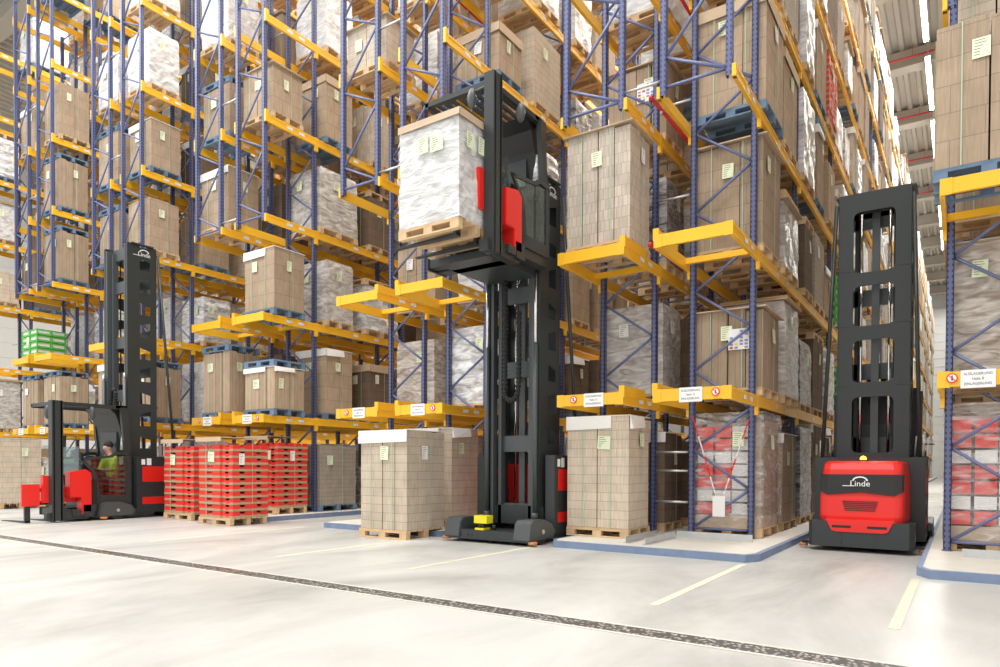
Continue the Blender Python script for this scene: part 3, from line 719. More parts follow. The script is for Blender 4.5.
SKIP = set('''Z2R02a Z2R02c Z2R12a Z2R12b Z2R12c Z2R22a Z2R22b Z2R22c Z2R32c Z2R42b Z2R42c Z2R52b Z2R61b Z2R62a Z2R62b Z2R62c Z2R72a Z2R72b Z2R72c ZL01b ZL02a ZL11b ZL12a ZL12b ZL12c ZL21b ZL22b ZL22c ZL32b ZL32c ZL42b ZL42c ZL51b ZL52a ZL52b ZL52c ZL62b ZL62c ZL72a ZL72b ZL72c ZR02b ZR02c ZR11b ZR12a ZR12b ZR12c ZR22a ZR22b ZR22c ZR42b ZR42c ZR52a ZR52b ZR52c ZR62a ZR62b ZR62c ZR72a ZR72b ZR72c A2L02b A2L02c A2L11b A2L12a A2L12c A2L22b A2L22c A2L32b A2L32c A2L42a A2L42b A2L42c A2L52a A2L52c A2L62a A2L62c A2L7P A2L71b A2L72b A2L72c A2R02a A2R02b A2R02c A2R11b A2R12a A2R12b A2R12c A2R32b A2R32c A2R42b A2R42c A2R51b A2R52b A2R52c A2R62a A2R62b A2R62c A2R7P A2R71a A2R72b A2R72c AL02c AL12b AL12c AL32c AL42c AL52c AL62c AL71a AL71b AL72a AR02b AR02c AR42b AR42c AR52c AR61a AR62c AR71a AR71b AR72a AR72b AR72c BL01a BL02b BL02c BL11b BL12a BL12b BL12c BL31b BL32a BL32b BL5P BL61a BL61b BL62a BL62b BL62c BL71a BL71b BL72a BL72b BL72c BR02c BR31a BR61a BR61b BR62a BR7P BR71a BR71b BR72a BR72b BR72c CL02c CL03a CL03b CL23a CL32c CL33a CL33b CL42b CL42c CL43a CL43b CL51a CL51b CL52c CL53a CL53b CL6P CL61a CL61b CL62a CL62b CL62c CL63a CL63b CL71a CL72a CL72b CL72c CL73a CL73b CR04c CR05c CR06a CR06b CR07a CR07b CR07c CR08a CR08b CR09a CR09c CR010a CR010b CR010c CR18a CR18c CR19a CR19b CR19c CR110b CR110c CR28b CR28c CR29a CR29b CR29c CR210a CR210b CR210c CR37b CR37c CR38a CR38b CR38c CR39a CR39b CR39c CR310a CR310b CR47b CR48a CR48b CR48c CR49a CR49b CR49c CR410a CR51a CR51b CR58a CR58b CR59a CR59b CR59c CR61a CR61b CR62a CR62b CR62c CR63a CR68b CR69a CR69b CR69c CR71a CR71b CR72a CR72b CR72c CR73a CR73b CR74a CR79c CR710a CR710c DL41a DL41b DL42b DL51a DL51b DL52b DL52c DL61a DL61b DL62a DL62b DL62c DL71a DL71b DL72a DL72b DL72c'''.split()); SKIPTOP = set('Z2R0P Z2R01a Z2R01b Z2R1P Z2R11b Z2R21b Z2R3P Z2R31a Z2R31b Z2R4P Z2R41a Z2R41b Z2R42a Z2R51a Z2R51b Z2R52c Z2R61a Z2R71a ZL0P ZL2P ZL21a ZL22a ZL3P ZL31a ZL31b ZL32a ZL41a ZL42a ZL5P ZL51a ZL61a ZL61b ZL62a ZL71a ZL71b ZR01a ZR01b ZR11a ZR21a ZR21b ZR31a ZR31b ZR32a ZR32b ZR32c ZR41b ZR42a ZR5P ZR51a ZR51b ZR61a ZR61b ZR7P ZR71a ZR71b A2L01a A2L01b A2L02a A2L1P A2L11a A2L21a A2L21b A2L22a A2L31a A2L31b A2L32a A2L41a A2L41b A2L5P A2L51a A2L51b A2L52b A2L61a A2L61b A2L71a A2L72a A2R01a A2R01b A2R11a A2R21a A2R21b A2R22a A2R22b A2R22c A2R3P A2R31a A2R31b A2R32a A2R4P A2R41a A2R41b A2R42a A2R5P A2R51a A2R6P A2R61a A2R61b A2R72a AL01a AL01b AL02a AL02b AL11a AL11b AL12a AL21a AL21b AL22a AL22b AL22c AL3P AL31a AL31b AL32a AL32b AL41a AL41b AL42a AL42b AL5P AL51a AL51b AL52a AL52b AL61a AL61b AL62a AL62b AL72b AL72c AR01a AR01b AR11a AR11b AR12a AR12b AR12c AR2P AR21a AR22b AR22c AR31a AR32a AR32b AR32c AR4P AR41a AR41b AR42a AR51a AR51b AR52a AR52b AR61b AR62b BL01b BL02a BL11a BL21a BL21b BL22a BL22b BL22c BL31a BL4P BL41a BL41b BL42a BL42b BL42c BL51a BL51b BL52a BL52b BL52c BR0P BR01a BR01b BR02a BR11a BR11b BR12a BR12b BR12c BR21a BR21b BR22a BR22b BR22c BR31b BR32a BR32b BR32c BR41a BR41b BR42a BR42b BR42c BR51a BR51b BR52a BR52b BR62b BR62c CL0P CL01a CL01b CL02b CL11a CL11b CL12a CL12c CL13a CL13b CL2P CL21a CL21b CL22a CL22b CL22c CL23b CL31a CL31b CL32a CL32b CL41a CL41b CL42a CL52a CL52b CR01a CR01b CR02a CR02b CR02c CR03c CR04b CR05b CR06c CR11a CR11b CR12a CR12c CR13a CR13b CR13c CR14b CR14c CR15a CR15b CR15c CR16a CR16b CR16c CR17a CR17b CR17c CR21a CR22b CR22c CR23a CR23b CR23c CR24a CR24b CR25a CR25b CR26a CR26b CR26c CR27a CR27b CR28a CR31a CR31b CR32a CR32c CR33a CR33b CR33c CR34a CR34b CR34c CR35a CR35b CR35c CR36a CR36b CR36c CR37a CR310c CR41a CR41b CR42a CR42b CR42c CR43a CR43b CR43c CR44a CR44b CR44c CR45a CR45b CR45c CR46a CR46b CR47a CR47c CR410b CR410c CR52b CR52c CR53a CR53b CR53c CR54a CR54b CR55a CR55b CR55c CR56a CR56b CR57a CR57b CR510b CR510c CR63c CR64a CR64b CR64c CR65a CR65b CR65c CR66a CR66b CR66c CR67a CR68a CR610a CR610b CR610c CR74b CR74c CR75b CR75c CR76a CR76b CR77a CR77b CR78a CR78b CR78c CR79a CR79b CR710b DL01a DL01b DL02a DL02c DL11a DL12a DL12b DL12c DL2P DL21a DL21b DL22a DL22b DL22c DL31a DL31b DL32a DL32b DL32c DL42a DL42c'.split())
TY = ['kraft'] * 5 + ['kraftcol'] * 3 + ['dark'] * 2 + ['cream'] * 2 + ['creamcol'] + ['grey'] * 2 + ['film_w'] * 4 + ['film_l'] * 3 + ['film_b'] * 2 + ['film_d'] * 2 + ['film_s'] * 2
for b in XR:
    for r in 'LR':
        if (b, r) in (('D', 'R'), ('Z2', 'L')): continue
        x0, x1 = rowx(b, r); xc = (x0 + x1) / 2 + (.06 if r == 'R' else .02)
        for l in range(8):
            for si, s in enumerate(SN):
                yc = SLOT[s]
                lim = 50.4 if (b, r) == ('C', 'R') else (17.6 if b != 'C' else 20)
                if yc > lim: break
                rr = random.Random(f'{b}{r}{l}{s}')
                if (b, r, l, s) in X: spec = X[(b, r, l, s)]
                else:
                    if rr.random() < (.06 if yc < 20 else .1) or (s == 'P' and rr.random() < .4): spec = None
                    else:
                        ty = rr.choice(TY); h = rr.choice((1.0, 1.2, 1.3, 1.4, 1.5, 1.6)); lid = rr.choice((None, None, 'white', 'board', 'kraftcap', 'whitepart')) if not ty.startswith('film') else rr.choice((None, None, 'woodlid'))
                        spec = (ty, h, lid, 'b' if rr.random() < .22 else 'w', ('b' if rr.random() < .4 else 'w') if rr.random() < .15 and h < 1.35 else None, {})
                if spec is None: continue
                cid = f'{b}{r}{l}{s}'
                if cid in SKIP: continue
                ty, h, lid, pal, top, kw = spec
                near = yc < 13.5 and b not in ('Z2',)
                x = xc + rr.uniform(-.03, .03); y = yc + rr.uniform(-.03, .03); z = LV[l] + .002
                side = 'left' if r == 'L' else 'right'; lvn = f'{ORD[l]} level'
                where = f'{lvn}, {NTH[si]} from front, {side} row, {BN[b]}'
                kw = dict(kw); x += kw.pop('dx', 0); y += kw.pop('dyo', 0)
                if s == 'P': dy = .70
                elif (b, r) == ('C', 'R'): dy = 1 if (s in ('1a', '1b') or rr.random() < .7) else .72
                elif b == 'C': dy = .74
                else: dy = 1 if ((b, r, l, s) in (('B', 'R', 4, '1b'), ('A', 'R', 0, '1a')) or rr.random() < .15) else .72
                p_ = pallet(x, y, z, pal, near and (XR[b] > -14 or yc < 12) and abs(x) < 16, ('wooden' if pal == 'w' else 'blue') + f' pallet, {where}', f'{"wooden" if pal == "w" else "blue"} pallets carrying loads in the racks')
                lk = LOOK[ty]
                t = load(x, y, z + .146, ty, h, f'{lk}, {where}', near, lid, 'pallet loads stored in the racks', labels=2 if yc < 20 else (1 if yc < 30 else 0), seed=kw.pop('seed', rr.randrange(6)) if kw else rr.randrange(6), **{q: v for q, v in kw.items() if q != 'seed'})
                t['cell'] = cid; t.scale.y = dy; p_.scale.y = dy
                if top and cid not in SKIPTOP:
                    hh = round(h * 20) / 20
                    q_ = pallet(x, y, z + .146 + hh + (.02 if lid else .004), top, False, ('spare wooden' if top == 'w' else 'spare blue') + f' pallet on top, {where}', 'empty pallets lying on top of loads'); q_.scale.y = dy

# the far end of the right aisle: goods nobody could count at that distance
far = MB(); farp = MB(); r9 = random.Random(5)
for l in range(8):
    y = 51.3
    while y < 84:
        if r9.random() < .9:
            h = r9.uniform(1.0, 1.7); x = XR['C'] - .47; m_ = r9.randrange(4)
            farp.box(x - .52, x + .54, y - .58, y + .58, LV[l] + .01, LV[l] + .144)
            far.box(x - .52, x + .54 + r9.uniform(-.03, .03), y - .58, y + .58, LV[l] + .15, LV[l] + .15 + h, m_)
        y += 1.36
tag(far.build('carton_stack', ['kraft', 'white', 'film_l', 'cream'], kind='stuff'), 'countless far loads at the distant end of rack along the right aisle', 'pallet load')
tag(farp.build('wooden_pallet', 'wood', kind='stuff'), 'countless far wooden pallets at the distant end of the right aisle rack', 'pallet')
# ------------------------------------------------------------------ goods standing on the floor in front
def _fl(x, y, z, ty, h, lab, pl, pal='w', **k):
    return pallet(x, y, z, pal, True, pl), load(x, y, z + .146, ty, h, lab, 1, **k)
def floor_load(*a, **k):
    sy = k.pop('sy', .84)
    for o in _fl(*a, **k): o.scale.y = sy
floor_load(-7.80, 8.62, .002, 'cream', 1.6, 'cream carton stack with white cap, on floor left of middle truck', 'wooden pallet with yellow corner on floor left of middle truck', lid='white', seed=2, drop=.2)
floor_load(-21.2, 7.9, .002, 'cream', 1.7, 'tall cream carton stack on floor behind the left truck forks', 'wooden pallet on the floor behind the left truck forks', lid='white', seed=0)
floor_load(-20.6, 8.9, .002, 'film_l', 1.2, 'low pale wrapped load on floor seen behind the left truck cab', 'wooden pallet on floor behind the left truck cab', lid=None, seed=1)
floor_load(-13.92, 8.66, .002, 'red', 1.56, 'leftmost stack of red trays, beside the left truck', 'wooden pallet under the leftmost red tray stack', lid=None, seed=1, straps=1)
floor_load(-12.16, 8.38, .002, 'red', 1.56, 'front red tray stack on floor, middle of the three', 'wooden pallet under the middle red tray stack', lid=None, seed=2, straps=1)
floor_load(-12.90, 10.02, .102, 'red', 1.56, 'rearmost red tray stack on the plinth, right of the three', 'wooden pallet under the rearmost red tray stack', lid=None, seed=3, straps=1)

for o in list(C.objects):
    if o.parent is None and 'red tray stack' in o.get('label', '') or o.get('label', '').startswith('leftmost stack of red'):
        o.scale.y = .70
        if o.name.startswith('crate_stack'): put('top_cover', MB().box(-.56, .28, -.64, .50, 0, .015).box(-.56, .28, -.66, -.64, -.07, .015).mesh('top_cover', 'lidk'), o, (0, 0, 1.565))
# ------------------------------------------------------------------ people
def skinmesh(name, pts, edges, rad, mt, parent, root=0, sub=2, loc=(0, 0, 0)):
    me = D.meshes.new(name); me.from_pydata(pts, edges, []); me.materials.append(M[mt])
    import bmesh
    bm = bmesh.new(); bm.from_mesh(me); ly = bm.verts.layers.skin.verify(); bm.verts.ensure_lookup_table()
    for i, r_ in enumerate(rad):
        bm.verts[i][ly].radius = (r_, r_) if not isinstance(r_, tuple) else r_; bm.verts[i][ly].use_root = (i == root)
    bm.to_mesh(me); bm.free()
    o = D.objects.new(name, me); C.objects.link(o); o.parent = parent; o.location = loc
    m = o.modifiers.new('skin', 'SKIN'); m.use_smooth_shade = True
    s = o.modifiers.new('sub', 'SUBSURF'); s.levels = sub; s.render_levels = sub
    return o
def person(label, loc, parent_rz=0, hair='hair'):
    """seated operator facing local -Y, arms forward to the controls"""
    P = []; E = []; Rr = []
    def v(p, r_, frm=None):
        P.append(p); Rr.append(r_)
        if frm is not None: E.append((frm, len(P) - 1))
        return len(P) - 1
    pel = v((0, .05, .78), (.15, .11)); wa = v((0, .04, .95), (.13, .095), pel); ch = v((0, .03, 1.15), (.165, .11), wa); cl = v((0, .0, 1.30), (.12, .08), ch)
    nk = v((0, -.02, 1.38), .052, cl); jaw = v((0, -.055, 1.455), (.058, .068), nk); cr = v((0, -.045, 1.53), (.076, .090), jaw); tp = v((0, -.03, 1.60), (.055, .07), cr)
    nose = v((0, -.150, 1.485), .012, jaw)
    hands = {}
    for s in (-1, 1):
        sh = v((s * .19, .0, 1.25), .062, cl); el = v((s * .27, -.08, .99), .046, sh); wr = v((s * .17, -.33, 1.02), .030, el)
        pm = v((s * .15, -.40, 1.025), (.040, .018), wr); hands[s] = pm
        for i, (dx, ln) in enumerate(((-.032, .070), (-.011, .080), (.010, .075), (.030, .058))):
            a = v((s * .15 + dx, -.445, 1.02), .0095, pm); b = v((s * .15 + dx * 1.05, -.445 - ln * .6, 1.005), .0085, a); v((s * .15 + dx, -.445 - ln * .8, .975), .007, b)
        a = v((s * .15 - s * .045, -.375, 1.02), .012, pm); v((s * .15 - s * .06, -.41, 1.005), .009, a)
        hp = v((s * .09, .03, .74), .095, pel); kn = v((s * .14, -.38, .77), .066, hp); an = v((s * .14, -.42, .39), .042, kn); v((s * .14, -.55, .345), .035, an)
    b = skinmesh('body', P, E, Rr, 'skin', None, 0, 1); b.name = 'person'; b.location = loc
    tag(b, label, 'person')
    # clothing
    k = .014
    def cloth(name, idx, mt, grow):
        mp = {q: i for i, q in enumerate(idx)}
        rad = [tuple(x + grow for x in Rr[q]) if isinstance(Rr[q], tuple) else Rr[q] + grow for q in idx]
        return skinmesh(name, [P[q] for q in idx], [(mp[a], mp[c]) for a, c in E if a in mp and c in mp], rad, mt, b, 0, 1)
    arms = [i for i in range(len(P)) if Rr[i] in (.062, .046)]
    legs = [i for i in range(len(P)) if Rr[i] in (.095, .066, .042)]
    cloth('shirt', [0, 1, 2, 3] + arms, 'hivis', .016)
    MB().tube([(0, -.01, 1.32), (0, -.02, 1.375)], [.085, .07], 14).build('collar', 'redcloth', b)
    cloth('trousers', [0] + legs, 'cloth', .016)
    pass
    h = MB()
    h.sphere((0, -.025, 1.565), .094, 0, 18, 10, (.92, 1.08, .90))
    o = h.build('hair', hair, b)
    for s in (-1, 1):
        MB().sphere((s * .030, -.122, 1.515), .011).build('eye', 'white', b)
        MB().sphere((s * .079, -.035, 1.495), .022, 0, 8, 6, (.4, .8, 1.2)).build('ear', 'skin', b)
    MB().box(-.022, .022, -.128, -.118, 1.438, 1.444).build('mouth', 'redcloth', b)
    return b

# ------------------------------------------------------------------ forklift trucks
def logo(parent, loc, rot, s=1.0):
    e = D.objects.new('maker_emblem', None); C.objects.link(e); e.parent = parent; e.location = loc; e.rotation_euler = rot; e.scale = (s, s, s)
    text('logo_text', 'Linde', .10, 'paperw', e, (0, 0, 0), (0, 0, 0), .001)
    w = MB(); n = 14
    for i in range(n):
        a0, a1 = pi * i / n, pi * (i + 1) / n
        w.quadbox([(.085 * cos(a0) + .0, .055 * sin(a0) + .035, 0), (.085 * cos(a1), .055 * sin(a1) + .035, 0), (.068 * cos(a1), .040 * sin(a1) + .035, 0), (.068 * cos(a0), .040 * sin(a0) + .035, 0),
                   (.085 * cos(a0) + .0, .055 * sin(a0) + .035, .002), (.085 * cos(a1), .055 * sin(a1) + .035, .002), (.068 * cos(a1), .040 * sin(a1) + .035, .002), (.068 * cos(a0), .040 * sin(a0) + .035, .002)])
    w.box(-.19, -.10, -.03, -.022, 0, .002)
    w.build('logo_mark', 'paperw', e)
    return e
MH = 5.75
def truck(label, loc, rz, lift, clift, MH=5.75):
    t = thing('forklift_truck', label, 'forklift', loc, 'man-up narrow aisle forklift trucks', rz)
    # --- load wheel base
    w = MB().box(-.76, .76, .02, .22, .05, .20).box(-.72, -.44, .2, 1.2, .06, .22).box(.44, .72, .2, 1.2, .06, .22).box(-.5, .5, .22, .9, .05, .16)
    for x in (-.35, -.28, .5, .58): w.tube([(x, .02, .12), (x, .005, .12)], .016, 8)
    w.build('axle_frame', 'anth', t, bevel=.008)
    for s in (-1, 1):
        pl = [(-.02, .08), (.03, .33), (.10, .38), (.42, .38), (.66, .30), (.74, .18), (.66, .08)]
        MB().prism(pl, 'x', s * .80 if s > 0 else -.80, s * .50 if s > 0 else -.50, 0).build('wheel_cover', 'anth2', t, bevel=.012)
        MB().tube([(s * .55, .36, .17), (s * .78, .36, .17)], .165, 22).build('load_wheel', 'rubber', t)
        MB().tube([(s * .803, .36, .20), (s * .812, .36, .20)], .035, 16).build('hub_cap', 'galv', t)
        MB().tube([(s * .80, .06, .03), (s * .80, .06, .075)], .07, 18).build('guide_roller', 'orange', t)
    w = MB().tube([(-.15, .12, .18), (-.15, .12, .26)], .055, 16, 1).box(-.26, -.02, .05, .22, .30, .42, 0).box(-.22, -.06, .02, .2, .20, .23, 0).tube([(-.15, .12, .23), (-.15, .12, .31)], .07, 14, 1)
    w.build('safety_scanner', ['yel2', 'black'], t)
    MB().tube([(.05, .15, .2), (.05, .15, .28)], .03, 10).build('valve', 'black', t)
    # --- mast: outer frame
    w = MB()
    for s in (-1, 1):
        x = s * .465
        w.box(x - .045, x + .045, .72, .80, .22, MH); w.box(x - .045 if s > 0 else x + .03, x - .03 if s > 0 else x + .045, .72, .9, .22, MH)
    w.box(-.5, .5, 1.18, 1.26, MH - .28, MH); w.box(-.54, .54, .80, .86, .25, .55)
    w.build('mast_frame', 'anth', t)
    for s in (-1, 1):
        w = MB(); x0, x1 = (s * .50 - .008, s * .50 + .008)
        w.box(x0, x1, .76, 1.00, .25, MH); w.box(x0, x1, 1.24, 1.36, .25, MH)
        z = .55; k = 0
        w.box(x0, x1, 1.0, 1.24, .25, z)
        while z < MH - .1:
            zt = min(z + .26, MH); zn = min(z + .50, MH)
            if zt < MH:
                pa = [(1.0, zt), (1.24, zt + (.07 if k % 2 else -.07)), (1.24, zn), (1.0, zn)]
                w.prism(pa, 'x', x0, x1)
            z = zn; k += 1
        w.build('mast_side_plate', 'anth', t)
    # rear mast plate with rounded windows
    wins = [(1.42, 2.30), (2.53, 3.20), (3.42, 4.05), (4.26, 5.22)]
    w = MB(); y0, y1 = 1.36, 1.385; hx, ox = .29, .50
    def rc(x, z, sx, sz, q=.08):    # fillet
        w.prism([(x, z), (x + sx * q, z), (x + sx * q * .3, z + sz * q * .3), (x, z + sz * q)], 'y', y0, y1)
    w.box(-ox, -hx, y0, y1, 1.3, MH); w.box(hx, ox, y0, y1, 1.3, MH)
    zs = [1.3] + [q for p_ in wins for q in p_] + [MH]
    for i in range(0, len(zs), 2): w.box(-hx, hx, y0, y1, zs[i], zs[i + 1])
    for a, b_ in wins:
        for s in (-1, 1): rc(s * hx, a, -s, 1); rc(s * hx, b_, -s, -1)
    for z in (2.48, 3.44, 4.31):
        for s in (-1, 1): w.box(min(s * .32, s * .54), max(s * .32, s * .54), y1, y1 + .006, z - .012, z + .012)
    w.build('mast_rear_plate', 'anth', t)
    w = MB().box(-.055, .055, 1.02, 1.10, .3, MH - .05)
    for s in (-1, 1):
        w.box(s * .40 - .035, s * .40 + .035, .72, .84, .25, MH - .05); w.box(s * .29 - .03, s * .29 + .03, .80, .92, .25, MH - .12)
    for z in (.45, 1.55, 2.75, 3.95, 5.2, MH - .15): w.box(-.40, .40, .86, .92, z - .13, z + .13)
    w.build('inner_mast', 'anth2', t)
    for s in (-1, 1):
        MB().tube([(s * .46, .68, .45), (s * .46, .68, 3.1)], .036, 12).tube([(s * .46, .68, .35), (s * .46, .68, .45)], .05, 12).build('lift_cylinder', 'anth2', t)
        MB().tube([(s * .46, .68, 3.1), (s * .46, .68, max(3.2, min(MH, lift + .3)))], .024, 12).build('cylinder_rod', 'chrome', t)
        MB().tube([(s * .20, 1.14, .5), (s * .20, 1.14, MH - .2)], .022, 8).build('cylinder_rod', 'chrome', t)
        MB().box(s * .25 - .012, s * .25 + .012, .95, .97, .4, MH - .1).build('lift_chain', 'black', t)
        MB().tube([(s * .53, 1.40, MH - .15), (s * .66, 1.72, 1.33)], .03, 10).build('mast_stay', 'anth', t)
        MB().tube([(s * .50, 1.0, MH), (s * .50, 1.0, MH + .07)], .03, 8).tube([(s * .42, 1.0, MH + .03), (s * .54, 1.0, MH + .03)], .02, 8).box(s * .5 - .06, s * .5 + .06, .8, 1.3, MH, MH + .02).build('mast_head_fitting', 'anth2', t)
    e = logo(t, (.511, 1.10, MH - .2), (pi / 2, 0, pi / 2), 1.3)
    # energy chain loop hanging from the cab
    if lift > 1:
        zt = lift + .1; zb = lift - 1.7; pts = []
        for i in range(9): pts.append((-.10, .66, zt - (zt - zb) * i / 9))
        for i in range(9): a = pi + pi * i / 8; pts.append((.02 + .12 * cos(a), .66, zb + .12 * sin(a)))
        for i in range(1, 7): pts.append((.14, .70, zb + (zt - zb - .5) * i / 6))
    else:
        zt = 2.6; pts = [(-.10, .66, .5 + .3 * i) for i in range(8)] + [(-.05, .66, 2.85), (.02, .66, 2.88), (.10, .66, 2.8), (.12, .66, 2.2)]
    w = MB().tube(pts, .035, 8)
    for i in range(len(pts) - 1):
        a, b_ = Vector(pts[i]), Vector(pts[i + 1]); nseg = max(1, int((b_ - a).length / .06))
        for j in range(nseg): q = a.lerp(b_, (j + .5) / nseg); dd = (b_ - a).normalized() * .016; w.tube([q - dd, q + dd], .046, 8)
    w.build('cable_chain', 'rubber', t)
    # --- chassis
    w = MB().box(-.74, .74, 1.42, 1.80, .10, .30, 1)
    for z0, z1, m_ in ((.30, .46, 0), (.46, .80, 1), (.80, 1.20, 0), (1.20, 1.34, 1)): w.box(-.74, .74, 1.42, 1.80, z0, z1, m_)
    w.box(-.5, .5, 1.395, 1.42, .30, 1.22, 0)
    w.box(-.745, .745, 1.80, 1.82, .10, 1.34, 1)
    for q_ in (-1, 1):
        xa, xb = sorted((q_ * .58, q_ * .74))
        for z0, z1, m_ in ((.12, .30, 1), (.30, .46, 0), (.46, .80, 1), (.80, 1.14, 0), (1.14, 1.36, 1)): w.box(xa, xb, .92, 1.42, z0, z1, m_)
        w.box(xa, xb, .80, .92, .12, 1.36, 1)
    w.build('battery_body', ['red', 'anth'], t)
    for s in (-1, 1):
        logo(t, (s * .744, 1.62, .67), (pi / 2, 0, s * pi / 2), .8)
        MB().box(min(s * .74, s * .746), max(s * .74, s * .746), .90, .98, 1.18, 1.30).box(min(s * .74, s * .746), max(s * .74, s * .746), 1.02, 1.12, 1.17, 1.32).build('warning_label', 'paperw', t)
        MB().box(min(s * .74, s * .752), max(s * .74, s * .752), 1.30, 1.36, 1.36, 1.62).build('grab_handle', 'galv', t)
        MB().tube([(s * .58, 1.42, 1.36), (s * .60, 1.42, 1.66), (s * .70, 1.5, 1.68), (s * .70, 1.6, 1.36)], .012, 6).build('hose', 'galv', t)
    MB().tube([(-.5, 1.62, .17), (.5, 1.62, .17)], .17, 20).build('drive_wheel', 'rubber', t)
    # hood: rounded red counterweight with black band and louvres at the rear
    w = MB(); nz = 12; ny = 3; prof = []
    def ring(z, hw, y1_):
        c_ = .10; return [(-hw - .03, 1.780), (-hw, y1_ - c_), (-hw + c_ * .3, y1_ - c_ * .3), (-hw + c_, y1_), (hw - c_, y1_), (hw - c_ * .3, y1_ - c_ * .3), (hw, y1_ - c_), (hw + .03, 1.780)]
    lv = [(.28, .50, 2.800), (.50, .525, 2.840), (.75, .525, 2.830), (1.0, .515, 2.780), (1.16, .50, 2.740), (1.24, .49, 2.700), (1.28, .46, 2.600)]
    N = 8
    for z, hw, y1_ in lv: w.v += [(p_[0], p_[1], z) for p_ in ring(z, hw, y1_)]
    for k in range(len(lv) - 1):
        for i in range(N): a = k * N + i; b_ = k * N + (i + 1) % N; w.f.append([a, b_, b_ + N, a + N]); w.mi.append(0); w.sm.append(False)
    w.f.append(list(range((len(lv) - 1) * N, len(lv) * N))); w.mi.append(0); w.sm.append(False)
    w.prism([(-.44, .46), (-.36, .29), (-.30, .27), (.30, .27), (.36, .29), (.44, .46)], 'y', 2.80, 2.915)
    w.build('counterweight', 'red', t, bevel=.015)
    bp = [(-.51, 1.09), (-.3, 1.085), (0, 1.08), (.3, 1.085), (.51, 1.09), (.515, .88), (.40, .80), (.18, .78), (.10, .83), (-.10, .83), (-.18, .78), (-.40, .80), (-.515, .88)]
    w = MB(); n0 = 0
    top_ = [(-.524, 2.700), (-.50, 2.815), (-.42, 2.845), (0, 2.848), (.42, 2.845), (.50, 2.815), (.524, 2.700)]
    low_ = [.86, .84, .80, .845, .80, .84, .86]
    for (x, y), lo in zip(top_, low_): w.v += [(x, y, lo), (x, y - .04, 1.09)]
    for i in range(6): w.f.append([2 * i, 2 * i + 2, 2 * i + 3, 2 * i + 1]); w.mi.append(0); w.sm.append(False)
    w.build('rear_band', 'black', t)
    logo(t, (0, 2.855, .96), (pi / 2 - .1, 0, pi), 1.15)
    w = MB()
    for i in range(6): hwv = .19 - .006 * i * -1; w.box(-hwv, hwv, 2.825, 2.845, .58 + .025 * i, .59 + .025 * i)
    w.build('cooling_louvre', 'black', t)
    for s in (-1, 1): MB().box(s * .22 - .12, s * .22 + .12, 2.905, 2.918, .34, .375).build('lower_slot', 'black', t)
    w = MB().prism([(-.66, 2.530), (-.66, 2.800), (-.60, 2.900), (.60, 2.900), (.66, 2.800), (.66, 2.530)], 'z', .07, .43)
    w.box(-.62, .62, 1.450, 2.580, .10, .32)
    for x in (-.2, .22): w.box(x - .003, x + .003, 2.900, 2.903, .07, .43)
    w.build('rear_bumper', 'anth', t, bevel=.006)
    for s in (-1, 1):
        MB().tube([(s * .76, 2.630, .03), (s * .76, 2.630, .07)], .06, 16).build('guide_roller', 'orange', t)
        MB().box(min(s * .6, s * .78), max(s * .6, s * .78), 2.580, 2.680, .075, .11).build('roller_arm', 'black', t)
    MB().tube([(0, 2.500, 1.27), (0, 2.500, 1.30)], .05, 14, 1).sphere((0, 2.500, 1.31), .042).build('beacon_light', ['beacon', 'black'], t)
    # --- cab
    Lz = lift
    def q(w_, name, mts, bevel=0, par=None): return w_.build(name, mts, par or cab, bevel=bevel)
    cab = MB().box(-.66, .66, -.04, .70, .20 + Lz, .34 + Lz).box(-.45, .45, -.60, .72, .10 + Lz, .20 + Lz).box(-.35, .35, .55, .72, .3 + Lz, 1.9 + Lz).build('cab_platform', 'anth', t)
    for s in (-1, 1):
        x = s * .67; w = MB(); th = .018
        def pl(poly): w.prism(poly, 'x', x - th, x + th)
        pl([(-.04, .34 + Lz), (.70, .34 + Lz), (.70, .52 + Lz), (.02, .52 + Lz)])
        pl([(-.04, .34 + Lz), (.04, .52 + Lz), (-.02, 1.0 + Lz), (-.30, 1.30 + Lz), (-.36, 1.30 + Lz), (-.10, .98 + Lz)])
        pl([(.60, .52 + Lz), (.70, .52 + Lz), (.70, 1.42 + Lz), (.60, 1.38 + Lz)])
        pl([(-.36, 1.30 + Lz), (-.30, 1.26 + Lz), (.30, 1.33 + Lz), (.42, 1.40 + Lz), (.70, 1.38 + Lz), (.70, 1.46 + Lz), (.38, 1.46 + Lz), (.26, 1.38 + Lz)])
        q(w, 'cab_door', 'anth')
        g = MB().prism([(.03, .52 + Lz), (.60, .52 + Lz), (.60, 1.37 + Lz), (.28, 1.34 + Lz), (-.28, 1.27 + Lz), (-.02, 1.0 + Lz)], 'x', x - .004, x + .004); q(g, 'side_window', 'glass')
        MB().prism([(.60, 1.4 + Lz), (.72, 1.4 + Lz), (.66, 2.42 + Lz), (.50, 2.42 + Lz)], 'x', s * .60 - .04, s * .60 + .04).build('roof_pillar', 'anth', cab)
        mx, my = ((.30, -.80), (.66, -.10))[s > 0]
        w = MB().tube([(.55, my + .1, 2.42 + Lz), (mx, my, 2.32 + Lz)], .02, 6).sphere((mx, my, 2.25 + Lz), .13, 0, 12, 8, (.55, .45, 1.1)); q(w, 'mirror', 'anth2')
    w = MB().box(-.60, .60, -.74, -.66, 2.40 + Lz, 2.47 + Lz).box(-.60, .60, .42, .66, 2.40 + Lz, 2.47 + Lz)
    for s in (-1, 1): w.box(s * .57 - .03, s * .57 + .03, -.74, .66, 2.38 + Lz, 2.46 + Lz)
    for i in range(8): x = -.46 + i * .131; w.bar((x, -.68, 2.45 + Lz), (x, .48, 2.45 + Lz), .03, .05)
    q(w, 'overhead_guard', 'anth')
